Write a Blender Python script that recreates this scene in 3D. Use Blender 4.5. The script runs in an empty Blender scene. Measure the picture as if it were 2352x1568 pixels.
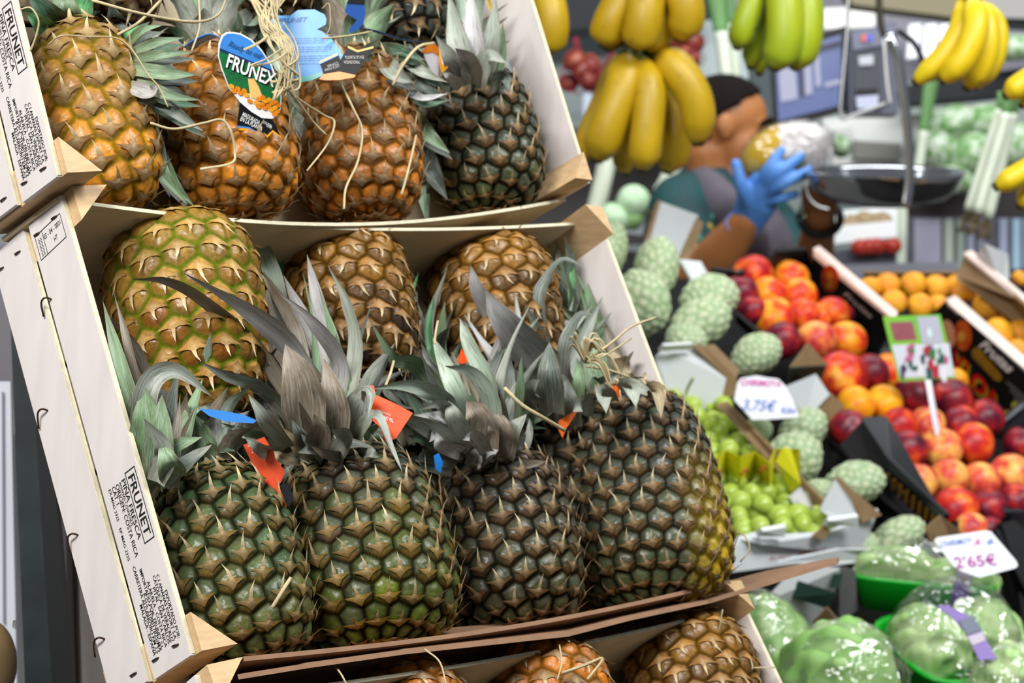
import bpy, math, random
import numpy as np
from mathutils import Matrix, Vector
random.seed(7); rng = np.random.default_rng(7)
sc = bpy.context.scene
COL = sc.collection

# ------------------------------------------------------------------ camera
F = 5000.0; CX = 1176.0; CY = 784.0; PITCH = math.radians(9.0)
CAM = np.array([0.0, 0.0, 1.70])
AX = np.array([[1, 0, 0], [0, math.sin(PITCH), math.cos(PITCH)], [0, math.cos(PITCH), -math.sin(PITCH)]])   # right, up, forward
cd = bpy.data.cameras.new('camera'); cam = bpy.data.objects.new('camera', cd); COL.objects.link(cam)
cam.location = CAM; cam.rotation_euler = (math.pi / 2 - PITCH, 0, 0)
cd.sensor_width = 36.0; cd.lens = 36.0 * F / 2352.0; cd.clip_start = 0.05; cd.clip_end = 60
cd.dof.use_dof = True; cd.dof.focus_distance = 1.56; cd.dof.aperture_fstop = 11.0
sc.camera = cam

# ------------------------------------------------------------------ world, lamps, exposure
w = bpy.data.worlds.new('hall'); sc.world = w; w.use_nodes = True
w.node_tree.nodes['Background'].inputs[0].default_value = (0.86, 0.93, 1.0, 1)
w.node_tree.nodes['Background'].inputs[1].default_value = 0.15
def area(name, loc, target, sx, sy, power, col=(1, 1, 1)):
    l = bpy.data.lights.new(name, 'AREA'); l.shape = 'RECTANGLE'; l.size = sx; l.size_y = sy; l.energy = power; l.color = col
    o = bpy.data.objects.new(name, l); COL.objects.link(o); o.location = loc
    o.rotation_euler = (Vector(target) - Vector(loc)).to_track_quat('-Z', 'Y').to_euler()
    return o
area('stall_lamp', (-0.9, 0.1, 3.1), (-0.1, 1.6, 1.35), 1.3, 0.45, 90, (1.0, 0.985, 0.97))
area('aisle_lamp', (1.5, 1.7, 3.2), (1.0, 3.2, 1.1), 2.2, 0.6, 84, (0.97, 0.99, 1.0))
area('counter_lamp', (0.8, 4.4, 3.2), (0.9, 5.6, 1.3), 2.6, 0.6, 64, (0.93, 0.98, 1.0))
sc.view_settings.view_transform = 'Standard'; sc.view_settings.look = 'None'
sc.view_settings.gamma = 1.0; sc.view_settings.exposure = 0.0; sc.view_settings.use_curve_mapping = False
sc.cycles.max_bounces = 8; sc.cycles.transparent_max_bounces = 12
sc.cycles.caustics_reflective = False; sc.cycles.caustics_refractive = False

# ------------------------------------------------------------------ helpers
def ray(x, y):
    return np.array([(x - CX) / F, -(y - CY) / F, 1.0]) @ AX
def D(x, y, d):
    return CAM + ray(x, y) * d
def proj(P):
    c = AX @ (np.asarray(P) - CAM); return CX + F * c[0] / c[2], CY - F * c[1] / c[2], c[2]
def nrm(a):
    a = np.asarray(a, float); return a / np.linalg.norm(a)
class Plane:
    def __init__(s, P, n): s.P = np.asarray(P, float); s.n = nrm(n)
    def at(s, x, y, off=0.0):
        r = ray(x, y); P = s.P + s.n * off
        return CAM + r * (((P - CAM) @ s.n) / (r @ s.n))
def lin(c):
    if isinstance(c, str): c = [int(c[i:i + 2], 16) for i in (0, 2, 4)]
    return tuple(((v / 255) / 12.92 if v / 255 <= .04045 else ((v / 255 + .055) / 1.055) ** 2.4) for v in c)
MATS = {}
def M(name, col='808080', rough=.5, noise=.0, scale=30., metal=0., attr=False, bump=0., spec=.5, sss=0., stretch=None, col2=None, coat=0., trans=0.):
    if name in MATS: return MATS[name]
    m = bpy.data.materials.new(name); m.use_nodes = True; nt = m.node_tree; b = nt.nodes['Principled BSDF']
    N, Lk = nt.nodes.new, nt.links.new
    b.inputs['Roughness'].default_value = rough; b.inputs['Metallic'].default_value = metal
    b.inputs['Specular IOR Level'].default_value = spec; b.inputs['Coat Weight'].default_value = coat
    b.inputs['Transmission Weight'].default_value = trans
    if sss: b.inputs['Subsurface Weight'].default_value = sss; b.inputs['Subsurface Radius'].default_value = (.01, .008, .004); b.inputs['Subsurface Scale'].default_value = .6
    c = lin(col) + (1,)
    b.inputs['Base Color'].default_value = c
    src = None
    if attr:
        a = N('ShaderNodeVertexColor'); a.layer_name = 'Col'; src = a.outputs['Color']
        if attr == 'rough':
            rg_ = N('ShaderNodeMapRange'); rg_.inputs['To Min'].default_value = .95; rg_.inputs['To Max'].default_value = rough; Lk(a.outputs['Alpha'], rg_.inputs['Value']); Lk(rg_.outputs['Result'], b.inputs['Roughness'])
            rs2 = N('ShaderNodeMath'); rs2.operation = 'MULTIPLY'; rs2.inputs[1].default_value = spec; Lk(a.outputs['Alpha'], rs2.inputs[0]); Lk(rs2.outputs[0], b.inputs['Specular IOR Level'])
    if noise or bump or col2:
        tc = N('ShaderNodeTexCoord'); no = N('ShaderNodeTexNoise'); no.inputs['Scale'].default_value = scale; no.inputs['Detail'].default_value = 4
        mp = N('ShaderNodeMapping'); Lk(tc.outputs['Object'], mp.inputs['Vector']); Lk(mp.outputs['Vector'], no.inputs['Vector'])
        if stretch: mp.inputs['Scale'].default_value = stretch
        if noise or col2:
            mx = N('ShaderNodeMix'); mx.data_type = 'RGBA'
            rp = N('ShaderNodeMapRange'); rp.inputs['From Min'].default_value = .32; rp.inputs['From Max'].default_value = .68
            Lk(no.outputs['Fac'], rp.inputs['Value']); Lk(rp.outputs['Result'], mx.inputs['Factor'])
            if col2:
                mx.inputs['A'].default_value = c; mx.inputs['B'].default_value = lin(col2) + (1,)
            else:
                mx.blend_type = 'MULTIPLY'; mx.inputs['B'].default_value = (1 - noise, 1 - noise, 1 - noise, 1)
                if src: Lk(src, mx.inputs['A'])
                else: mx.inputs['A'].default_value = c
            src = mx.outputs['Result']
        if bump:
            bp = N('ShaderNodeBump'); bp.inputs['Strength'].default_value = bump; bp.inputs['Distance'].default_value = .002
            Lk(no.outputs['Fac'], bp.inputs['Height']); Lk(bp.outputs['Normal'], b.inputs['Normal'])
    if src: Lk(src, b.inputs['Base Color'])
    MATS[name] = m; return m
def mk(name, V, Fc, mat, parent=None, cols=None, smooth=True, label=None, cat=None, group=None, kind=None, world=True):
    V = np.asarray(V, np.float32)
    if parent is not None and world: V = V - np.array(parent_loc(parent), np.float32)
    me = bpy.data.meshes.new(name)
    if isinstance(Fc, np.ndarray):
        n, k = Fc.shape
        me.vertices.add(len(V)); me.vertices.foreach_set('co', V.ravel())
        me.loops.add(n * k); me.loops.foreach_set('vertex_index', Fc.astype(np.int32).ravel())
        me.polygons.add(n); me.polygons.foreach_set('loop_start', np.arange(0, n * k, k, dtype=np.int32))
        me.update(calc_edges=True)
    else:
        me.from_pydata([tuple(map(float, v)) for v in V], [], Fc)
    if cols is not None:
        a = me.color_attributes.new('Col', 'FLOAT_COLOR', 'POINT')
        c = np.ones((len(V), 4), np.float32); cols = np.asarray(cols); c[:, :cols.shape[1]] = cols; a.data.foreach_set('color', c.ravel())
    if smooth: me.polygons.foreach_set('use_smooth', np.ones(len(me.polygons), bool))
    if mat: me.materials.append(mat)
    return put(name, me, parent, label, cat, group, kind)
def parent_loc(p):
    l = np.array(p.location)
    while p.parent is not None: p = p.parent; l = l + np.array(p.location)
    return l
def put(name, me, parent=None, label=None, cat=None, group=None, kind=None):
    o = bpy.data.objects.new(name, me); COL.objects.link(o)
    if parent is not None: o.parent = parent
    return tag(o, label, cat, group, kind)
def tag(o, label=None, cat=None, group=None, kind=None):
    for k, v in (('label', label), ('category', cat), ('group', group), ('kind', kind)):
        if v: o[k] = v
    return o
def thing(name, label, cat, loc=(0, 0, 0), group=None, mat4=None):
    o = bpy.data.objects.new(name, None); COL.objects.link(o); o.empty_display_size = .05
    if mat4 is not None: o.matrix_world = mat4
    else: o.location = loc
    return tag(o, label, cat, group)
def boxVF(o, a, b, c):
    """box spanned by vectors a, b, c from corner o"""
    o, a, b, c = map(np.asarray, (o, a, b, c))
    V = [o + i * a + j * b + k * c for i in (0, 1) for j in (0, 1) for k in (0, 1)]
    Fc = [(0, 1, 3, 2), (4, 6, 7, 5), (0, 4, 5, 1), (2, 3, 7, 6), (0, 2, 6, 4), (1, 5, 7, 3)]
    if np.dot(np.cross(a, b), c) < 0: Fc = [f[::-1] for f in Fc]
    return np.array(V), Fc
def join(parts):
    V = []; Fs = []; n = 0
    for v, f in parts:
        V.append(np.asarray(v)); Fs += [tuple(int(i) + n for i in t) for t in f]; n += len(v)
    return np.vstack(V), Fs
def prism(poly, ext):
    """polygon (3-D points) extruded by the vector ext"""
    poly = [np.asarray(p, float) for p in poly]; n = len(poly); ext = np.asarray(ext, float)
    V = poly + [p + ext for p in poly]
    nn = sum(np.cross(poly[i] - poly[0], poly[(i + 1) % n] - poly[0]) for i in range(n))
    a = tuple(range(n)); b = tuple(range(2 * n - 1, n - 1, -1)); sd = [((i + 1) % n, i, n + i, n + (i + 1) % n) for i in range(n)]
    Fc = [a, b] + sd
    if nn @ ext > 0: Fc = [f[::-1] for f in Fc]
    return np.array(V), Fc
def smooth_path(pts, n=14):
    P = [np.asarray(p, float) for p in pts]
    if len(P) == 2: return np.array([P[0] + (P[1] - P[0]) * t for t in np.linspace(0, 1, n)])
    P = [2 * P[0] - P[1]] + P + [2 * P[-1] - P[-2]]; out = []; m = len(P) - 3
    for t in np.linspace(0, m - 1e-6, n):
        i = int(t); s = t - i; a, b, c, d = P[i:i + 4]
        out.append(.5 * (2 * b + (c - a) * s + (2 * a - 5 * b + 4 * c - d) * s * s + (3 * b - a - 3 * c + d) * s ** 3))
    return np.array(out)
def tube(pts, rad, seg=8, flat=1.0, up=None, cap=True):
    """closed tube along points with one radius per point"""
    P = np.asarray(pts, float); n = len(P)
    rad = np.full(n, rad) if np.isscalar(rad) else np.asarray(rad, float)
    T = np.gradient(P, axis=0); T /= np.linalg.norm(T, axis=1)[:, None] + 1e-12
    u = np.array(up if up is not None else ([0, 0, 1] if abs(T[0][2]) < .9 else [1, 0, 0]), float); V = []
    for i in range(n):
        u = u - T[i] * (u @ T[i]); u /= np.linalg.norm(u) + 1e-12; s = np.cross(T[i], u)
        for k in range(seg):
            a = 2 * math.pi * k / seg; V.append(P[i] + rad[i] * (math.cos(a) * s + flat * math.sin(a) * u))
    Fc = [(i * seg + k, i * seg + (k + 1) % seg, (i + 1) * seg + (k + 1) % seg, (i + 1) * seg + k) for i in range(n - 1) for k in range(seg)]
    if cap: Fc += [tuple(range(seg))[::-1], tuple((n - 1) * seg + k for k in range(seg))]
    return np.array(V), Fc
def limb(pts, rad, seg=14, n=10, flat=1.0, up=None):
    P = smooth_path(pts, n); R = np.interp(np.linspace(0, 1, n), np.linspace(0, 1, len(rad)), rad)
    T0 = nrm(P[0] - P[1]); T1 = nrm(P[-1] - P[-2])
    Q = np.vstack([P[0] + T0 * R[0] * .9, P[0] + T0 * R[0] * .6, P, P[-1] + T1 * R[-1] * .6, P[-1] + T1 * R[-1] * .9])
    RR = np.r_[R[0] * .35, R[0] * .8, R, R[-1] * .8, R[-1] * .35]
    return tube(Q, RR, seg, flat, up)
_TX = {}
def text_mesh(s, bold=0.0, shear=0.0, space=1.0):
    key = (s, bold, shear, space)
    if key not in _TX:
        cu = bpy.data.curves.new('t', 'FONT'); cu.body = s; cu.offset = bold; cu.shear = shear; cu.space_character = space; cu.resolution_u = 3
        o = bpy.data.objects.new('t', cu); COL.objects.link(o)
        dg = bpy.context.evaluated_depsgraph_get(); e = o.evaluated_get(dg); me = e.to_mesh()
        V = np.array([v.co[:] for v in me.vertices]); Fc = [tuple(p.vertices) for p in me.polygons]
        e.to_mesh_clear(); bpy.data.objects.remove(o); bpy.data.curves.remove(cu)
        V[:, 0] -= V[:, 0].min(); wd = V[:, 0].max(); V[:, 0] /= wd; _TX[key] = (V, Fc, wd)
    V, Fc, wd = _TX[key]; return V.copy(), Fc, wd
def lettering(s, p0, p1, up, h, mat, parent, bold=.0, shear=0., space=1.0, lift=None, name='lettering'):
    """flat print from p0 to p1, capital height h along up"""
    V, Fc, wd = text_mesh(s, bold, shear, space)
    p0, p1 = np.asarray(p0), np.asarray(p1); up = nrm(up)
    W3 = p0 + V[:, :1] * (p1 - p0) + V[:, 1:2] / .7 * h * up
    if lift is not None: W3 = W3 + np.asarray(lift)
    return mk(name, W3, Fc, mat, parent, smooth=False)

# ------------------------------------------------------------------ materials
m_white_wood = M('poplar_board', 'dad2ce', .7, .10, 60, stretch=(1, 1, .15), bump=.1)
m_edge_wood = M('poplar_edge', 'd9d2b4', .75, .18, 120)
m_post = M('pine_post', 'd0ae82', .65, .22, 55, stretch=(1, 1, 4), bump=.15)
m_ply = M('thin_plywood', 'c9b795', .7, .15, 40, stretch=(.3, 1, 1))
m_hard = M('brown_hardboard', '8d6a4e', .75, .2, 60)
m_ink = M('black_ink', '17171a', .6)
m_staple = M('rusty_wire', '4a3426', .45, metal=.7)
m_body = M('pineapple_skin', attr='rough', rough=.34, noise=.35, scale=260, bump=.3, spec=.42)
m_bract = M('dry_bract', attr=True, rough=.7, noise=.3, scale=300, spec=.2)
def leaf_mat():
    m = bpy.data.materials.new('crown_leaf'); m.use_nodes = True; nt = m.node_tree; b = nt.nodes['Principled BSDF']; N, Lk = nt.nodes.new, nt.links.new
    b.inputs['Roughness'].default_value = .42; b.inputs['Specular IOR Level'].default_value = .45
    a = N('ShaderNodeVertexColor'); a.layer_name = 'Col'; q = N('ShaderNodeVertexColor'); q.layer_name = 'Along'
    mp = N('ShaderNodeMapping'); mp.inputs['Scale'].default_value = (2.2, 7.0, 30.0); Lk(q.outputs['Color'], mp.inputs['Vector'])
    n1 = N('ShaderNodeTexNoise'); n1.inputs['Scale'].default_value = 1.6; n1.inputs['Detail'].default_value = 5; n1.inputs['Roughness'].default_value = .65; Lk(mp.outputs['Vector'], n1.inputs['Vector'])
    r1 = N('ShaderNodeMapRange'); r1.inputs['From Min'].default_value = .48; r1.inputs['From Max'].default_value = .72; r1.inputs['To Max'].default_value = .55; Lk(n1.outputs['Fac'], r1.inputs['Value'])
    m1 = N('ShaderNodeMix'); m1.data_type = 'RGBA'; Lk(r1.outputs['Result'], m1.inputs['Factor']); Lk(a.outputs['Color'], m1.inputs['A']); m1.inputs['B'].default_value = (.62, .64, .60, 1)
    mp2 = N('ShaderNodeMapping'); mp2.inputs['Scale'].default_value = (3.0, 2.2, 30.0); mp2.inputs['Location'].default_value = (7, 3, 1); Lk(q.outputs['Color'], mp2.inputs['Vector'])
    n2 = N('ShaderNodeTexNoise'); n2.inputs['Scale'].default_value = 2.0; n2.inputs['Detail'].default_value = 4; Lk(mp2.outputs['Vector'], n2.inputs['Vector'])
    r2 = N('ShaderNodeMapRange'); r2.inputs['From Min'].default_value = .50; r2.inputs['From Max'].default_value = .74; r2.inputs['To Max'].default_value = .62; Lk(n2.outputs['Fac'], r2.inputs['Value'])
    m2 = N('ShaderNodeMix'); m2.data_type = 'RGBA'; Lk(r2.outputs['Result'], m2.inputs['Factor']); Lk(m1.outputs['Result'], m2.inputs['A']); m2.inputs['B'].default_value = (.075, .055, .03, 1)
    Lk(m2.outputs['Result'], b.inputs['Base Color'])
    bp = N('ShaderNodeBump'); bp.inputs['Strength'].default_value = .35; bp.inputs['Distance'].default_value = .002; Lk(n1.outputs['Fac'], bp.inputs['Height']); Lk(bp.outputs['Normal'], b.inputs['Normal']); return m
m_leaf = leaf_mat()
m_straw = M('straw', 'bfae84', .7, .3, 80)
m_card_w = M('white_card', 'd3d7d8', .6, .05, 20)
m_card_g = M('grey_card', 'b3b6b6', .65, .06, 20)
m_card_b = M('brown_card', '8a6f4c', .8, .15, 60)
m_black = M('black_plastic', '0a0a0c', .45, spec=.3)
m_chrome = M('chrome', 'd8d8dc', .12, metal=1.)
m_steel = M('brushed_steel', 'a9a8a6', .35, metal=.9)

# ------------------------------------------------------------------ the setting
def struct(name, V, Fc, mat, **k): return mk(name, V, Fc, mat, kind='structure', smooth=False, **k)
struct('floor', *boxVF((-4, -2, -.05), (9, 0, 0), (0, 11, 0), (0, 0, .05)), M('hall_floor', '6f6d69', .5, .15, 3))
struct('wall_back', *boxVF((-4, 8.4, 0), (9, 0, 0), (0, .1, 0), (0, 0, 4.2)), M('pale_wall', 'd7dfde', .6, .06, 2))

# ------------------------------------------------------------------ pineapple crates (frames fitted to the picture)
def toW(c): return np.array([c[0], c[1], c[2]]) @ AX
class Crate: pass
def frame(T, R, W=.6, L=.3686, D_=.105):
    c = Crate(); c.T = CAM + toW(T); c.u, c.v, c.m = [toW(r) for r in R]; c.W, c.L, c.D = W, L, D_
    c.P = lambda a, b, z: c.T + a * c.u + b * c.v + z * c.m
    c.at = lambda x, y, z=0.0: Plane(c.T + z * c.m, c.m).at(x, y)
    return c
LOW = frame((-.21958, -.21740, 1.51319), ((.69162, .01826, .72217), (-.31533, .89138, .32481), (-.63827, -.45227, .62216)))
UPP = frame((-.33132, .12143, 1.60332), ((.67012, .04607, .74096), (-.27549, .93176, .23543), (-.68001, -.36177, .63696)))
def rotated(c, deg):
    a = math.radians(deg); q = Crate(); q.u = c.u
    q.v = math.cos(a) * c.v + math.sin(a) * c.m; q.m = math.cos(a) * c.m - math.sin(a) * c.v
    q.W, q.L, q.D = c.W, c.L, c.D
    return q
BOT = rotated(LOW, 6)
BOT.T = LOW.T - BOT.v * (BOT.L + .012) + LOW.m * .004
BOT.P = lambda a, b, z: BOT.T + a * BOT.u + b * BOT.v + z * BOT.m
BOT.at = lambda x, y, z=0.0: Plane(BOT.T + z * BOT.m, BOT.m).at(x, y)
SW = .0473
def build_crate(c, label, cfg):
    root = thing('fruit_crate', label, 'crate', c.P(c.W / 2, 0, c.D), 'wooden pineapple crates')
    P = c.P; u, v, m = c.u, c.v, c.m; t = .0045
    slats = []
    for side, u0 in (('l', -t), ('r', c.W)):
        for k in range(2):
            m0 = k * (SW + .008)
            V, Fc = boxVF(P(u0, .0 if k == 0 else .002, m0), t * u, (c.L - .002) * v, SW * m)
            s = mk('slat', V, Fc, m_white_wood, root, smooth=False); slats.append(s)
            # raw sawn edge on the rim side of the slat
            V, Fc = boxVF(P(u0 + .0004, .001, m0 - .0006), (t - .0008) * u, (c.L - .004) * v, .0006 * m)
            mk('sawn_edge', V, Fc, m_edge_wood, s, smooth=False)
            if side == 'l':
                for (vv, mm) in ((.012, .010), (.012, .036), (c.L - .014, .010), (c.L - .014, .036)):
                    a = random.uniform(-.4, .4); dv = math.cos(a) * m - math.sin(a) * v * .4
                    st = smooth_path([P(-t + .001, vv, m0 + mm), P(-t - .0010, vv, m0 + mm) + dv * .0006, P(-t - .0011, vv, m0 + mm) + dv * .0066, P(-t + .001, vv, m0 + mm) + dv * .0072], 8)
                    mk('staple', *tube(st, .0007, 5), m_staple, s)
    lg = .029
    for a, su in ((0, 1), (c.W, -1)):
        for b, sv in ((0, 1), (c.L, -1)):
            e = -.007 if b == 0 else -.011
            tri = [P(a, b, e), P(a + su * lg, b, e - .004), P(a, b + sv * lg, e)]
            mk('corner_post', *prism(tri, (c.D + .012) * m), m_post, root, smooth=False)
    # thin side boards between the posts (bowed by the load)
    def board(name, vfun, m0, m1, u0, u1, th, mat, nu=24, edge=None):
        us = np.linspace(u0, u1, nu); V = []
        for x in us:
            for z in (m0(x) if callable(m0) else m0, m1):
                for h in (0, th): V.append(P(x, vfun(x, z) + h, z))
        Fc = []
        for i in range(nu - 1):
            q = i * 4; r = q + 4
            Fc += [(q, r, r + 2, q + 2), (q + 1, q + 3, r + 3, r + 1), (q, q + 1, r + 1, r), (q + 2, r + 2, r + 3, q + 3)]
        Fc += [(0, 2, 3, 1), ((nu - 1) * 4, (nu - 1) * 4 + 1, (nu - 1) * 4 + 3, (nu - 1) * 4 + 2)]
        o = mk(name, V, Fc, mat, root, smooth=False)
        if edge:
            V = [P(x, vfun(x, z) + h, z + dz) for x in us for z in [m0(x) if callable(m0) else m0] for (h, dz) in ((0, -.0006), (th, -.0006))]
            mk('sawn_edge', V, [(i * 2, i * 2 + 1, i * 2 + 3, i * 2 + 2) for i in range(nu - 1)], edge, o, smooth=False)
        return o
    if cfg.get('bottom'): board('side_board', *cfg['bottom'])
    if cfg.get('top'): board('side_board', *cfg['top'])
    # back boards of the crate
    for k in range(4):
        V, Fc = boxVF(P(0, k * c.L / 4 + .003, c.D), c.W * u, (c.L / 4 - .006) * v, .004 * m)
        mk('back_board', V, Fc, m_ply, root, smooth=False)
    return root, slats
sag = lambda c, x, a: a * math.sin(math.pi * min(max(x / c.W, 0), 1))
crate_up, slats_up = build_crate(UPP, 'upper wooden pineapple crate with printed end slats, top of the leaning stack', dict(
    bottom=(lambda x, z: -.006 - sag(UPP, x, .024), .028, UPP.D, .012, UPP.W - .004, .003, m_ply, 24, m_edge_wood)))
crate_low, slats_low = build_crate(LOW, 'middle wooden pineapple crate with a fully printed left slat', dict(
    top=(lambda x, z: LOW.L - .006 - sag(LOW, x, .013), .012, LOW.D, .012, LOW.W - .02, .003, m_ply, 24, m_edge_wood),
    bottom=(lambda x, z: -.012 - .010 * math.sin(math.pi * min(max(x / .6, 0), 1)) + .07 * max(x - .6, 0), lambda x: -.012 - .02 * max(x - .6, 0) , LOW.D, .03, LOW.W - .02, .0035, m_hard, 24, None)))
crate_bot, slats_bot = build_crate(BOT, 'lowest wooden pineapple crate, cut off by the bottom of the picture', dict(
    top=(lambda x, z: BOT.L - .02 - sag(BOT, x, .008), .008, BOT.D, .012, BOT.W - .02, .003, m_ply, 24, m_edge_wood)))

# printed ends: slat coordinates (v, m) read off the middle crate and reused
def slat_vm(x, y):
    p = Plane(LOW.T, LOW.u).at(x, y) - LOW.T; return p @ LOW.v, p @ LOW.m
Z = lambda x, y: slat_vm(x / 2.76, 1000 + y / 2.76)
PRINT = [('FRUNET', (812, 262), (930, 640), .0080, .012), ('PIÑA FRESCA', (772, 282), (884, 662), .0047, .006), ('ANANAS COSMOSUS', (755, 295), (838, 575), .0028, 0),
         ('ORIGEN: COSTA RICA', (735, 312), (868, 775), .0043, .004), ('CAT. I', (708, 330), (742, 440), .0043, .004), ('EX-MAG 2325', (688, 345), (748, 545), .0030, .004),
         ('EP-MAG 2325', (762, 590), (823, 795), .0030, .004), ('EXPORTADO POR:', (1066, 980), (1155, 1283), .0034, .006), ('C.I ANANAS EXPORT S.A.', (1012, 880), (1133, 1296), .0034, .006),
         ('CATÓLICA DE VERACRUZ', (988, 887), (1112, 1310), .0034, .006), ('PITAL. SAN CARLOS.', (993, 960), (1092, 1328), .0034, .006), ('ALAJUELA - COSTA RICA', (950, 922), (1074, 1340), .0034, .006),
         ('IMPORTADO POR: FRUNET S.L.', (904, 845), (1050, 1360), .0034, .006), ('R.G.S. 21/0017825/MA', (930, 1000), (1038, 1368), .0034, .006), ('CARRETERA ALGARROBO KM 2,5', (857, 830), (1020, 1380), .0034, .006), ('MALAGA - ESPAÑA', (908, 1072), (1003, 1395), .0034, .006)]
def print_slat(c, slat):
    t = .0045; Q = lambda vm: c.P(-t - .0003, vm[0], vm[1])
    for s, a, b, h, bold in PRINT:
        a2, b2 = Z(*a), Z(*b); mm = (a2[1] + b2[1]) / 2
        lettering(s, Q((a2[0], mm)), Q((b2[0], mm)), -c.m, h, m_ink, slat, bold)
    a2, b2 = Z(812, 262), Z(930, 640); mm = (a2[1] + b2[1]) / 2; lo, hi = mm + .0022, mm - .0102; v0, v1 = a2[0] + .004, b2[0] - .004
    for p, q in (((v0, lo), (v1, lo)), ((v1, lo), (v1, hi)), ((v1, hi), (v0, hi)), ((v0, hi), (v0, lo))):
        A, B = Q(p), Q(q); d = nrm(B - A); n = nrm(np.cross(d, c.u)) * .0004
        mk('print_frame', [A - n - d * .0004, B - n + d * .0004, B + n + d * .0004, A + n - d * .0004], [(0, 1, 2, 3)], m_ink, slat, smooth=False)
def stamp(c, slat):
    t = .0045; Q = lambda a, b: c.P(-t - .0003, a, b)
    v1, v0 = c.L - .014, c.L - .034
    for p, q in (((v0, .006), (v0, .043)), ((v1, .006), (v1, .043)), ((v0, .006), (v1, .006)), ((v0, .043), (v1, .043)), ((v0, .033), (v1, .033))):
        A, B = Q(*p), Q(*q); d = nrm(B - A); n = nrm(np.cross(d, c.u)) * .0003
        mk('print_frame', [A - n, B - n, B + n, A + n], [(0, 1, 2, 3)], m_ink, slat, smooth=False)
    lettering('ES - 04 - 0001', Q(v1 - .008, .032), Q(v1 - .008, .008), c.v, .004, m_ink, slat, .004)
    lettering('HT', Q(v1 - .016, .021), Q(v1 - .016, .016), c.v, .004, m_ink, slat, .004)
    for k in range(5):
        lettering('))', Q(v0 + .002 + k * .003, .0405), Q(v0 + .002 + k * .003, .0355), c.v, .0022, m_ink, slat)
def bent_staple(c, slat, x, y, k):
    p = Plane(c.T, c.u).at(x, y) - c.T; v, m = p @ c.v, p @ c.m
    st_ = smooth_path([c.P(-.0045, v, m), c.P(-.009, v + .002, m + .001), c.P(-.0085, v + .001, m + .008), c.P(-.006, v - .008, m + .013 + .002 * k)], 10); mk('staple', *tube(st_, .0008, 5), m_staple, slat)
for k, (x, y) in enumerate(((112, 686), (110, 942), (188, 1228), (256, 1466))): bent_staple(LOW, slats_low[1], x - 8, y, k % 2)
print_slat(LOW, slats_low[0]); print_slat(UPP, slats_up[0]); print_slat(BOT, slats_bot[0]); stamp(LOW, slats_low[0]); stamp(BOT, slats_bot[0])

# loose hardboard sheet under the middle row, sticking out on the right
hs = []
tops = [(560, 1538, .06), (700, 1500, .05), (927, 1450, .045), (1302, 1418, .045), (1442, 1390, .045), (1629, 1345, .045), (1760, 1310, .03), (1925, 1279, .0)]
bots = [(545, 1549, .0), (700, 1524, .0), (927, 1492, .0), (1302, 1452, .0), (1442, 1416, .0), (1629, 1376, .0), (1740, 1342, .0), (1922, 1286, .0)]
V = []
for (a, b) in zip(tops, bots):
    p = LOW.at(a[0], a[1], a[2]); q = LOW.at(b[0], b[1], b[2] - .012); th = -.0035 * LOW.v
    V += [p, q, q + th, p + th]
Fc = []
for i in range(len(tops) - 1):
    for k in range(4): Fc.append((i * 4 + k, i * 4 + (k + 1) % 4, i * 4 + 4 + (k + 1) % 4, i * 4 + 4 + k))
Fc += [(3, 2, 1, 0), tuple(len(V) - 4 + k for k in range(4))]
mk('hardboard_sheet', V, Fc, m_hard, label='warped brown hardboard sheet under the front pineapples, jutting out right', cat='board', smooth=False)

# ------------------------------------------------------------------ pineapples
LC = {k: np.array(lin(v)) for k, v in dict(silver='c4c3c2', grey='98a092', green='74946a', bright='4aa05a', dark='4c5a50', brown='8d7f6c', pale='b2c6b0', deep='335f42', tan='a89670').items()}
def leaf_mesh(path, width, face, fold=.22, twist=0.0, n=13, roll=0.0):
    """crown leaf along a 3-D path; face = direction its hollow side looks"""
    P = smooth_path(path, n); T = np.gradient(P, axis=0); T /= np.linalg.norm(T, axis=1)[:, None]
    V = []; S = np.linspace(0, 1, n); X = np.array([-1, -.5, 0, .5, 1]); wv = random.uniform(0, 6)
    for i, s in enumerate(S):
        a = roll + twist * s; side = np.cross(T[i], face); side /= np.linalg.norm(side) + 1e-9; up = np.cross(side, T[i])
        sd = math.cos(a) * side + math.sin(a) * up; uu = math.cos(a) * up - math.sin(a) * side
        wd = width * .5 * (.78 + .5 * s if s < .3 else .93 * (1 - ((s - .3) / .7) ** 1.6) + .0) * (1 if s < .985 else .1)
        for x in X: V.append(P[i] + sd * wd * x + uu * (fold * wd * (abs(x) - .5) * 1.6 + abs(x) * wd * .16 * math.sin(s * (9 + wv) + x * 1.3 + wv)))
    Fc = np.array([(i * 5 + k, i * 5 + k + 1, i * 5 + 6 + k, i * 5 + 5 + k) for i in range(n - 1) for k in range(4)])
    return np.array(V), Fc, np.repeat(S, 5), np.tile(np.abs(X), n)
def add_leaf(parent, path, width, face, col='grey', fold=.22, twist=0., roll=0., world=True, name='leaf', n=13):
    V, Fc, S, X = leaf_mesh(path, width, face, fold, twist, n, roll)
    b = LC[col] * random.uniform(.85, 1.15); r = rng.random(len(S))
    c = b[None] * (1 - .12 * r[:, None])
    base = np.clip(1 - S / .3, 0, 1)[:, None] * .45; c = c * (1 - base) + base * np.array(lin('a7a58a'))
    e = (np.clip((X - .6) / .4, 0, 1) * .35 + np.clip((S - .86) / .14, 0, 1) * .6)[:, None].clip(0, .8); c = c * (1 - e) + e * np.array(lin('6e5a40'))
    o = mk(name, V, Fc, m_leaf, parent, c, world=world); at = o.data.color_attributes.new('Along', 'FLOAT_COLOR', 'POINT')
    q = np.zeros((len(S), 4), np.float32); q[:, 0] = S; q[:, 1] = np.tile([-1, -.5, 0, .5, 1], len(S) // 5); q[:, 2] = random.random(); at.data.foreach_set('color', q.ravel()); return o
def hexrgb(s): return np.array(lin(s))
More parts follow.
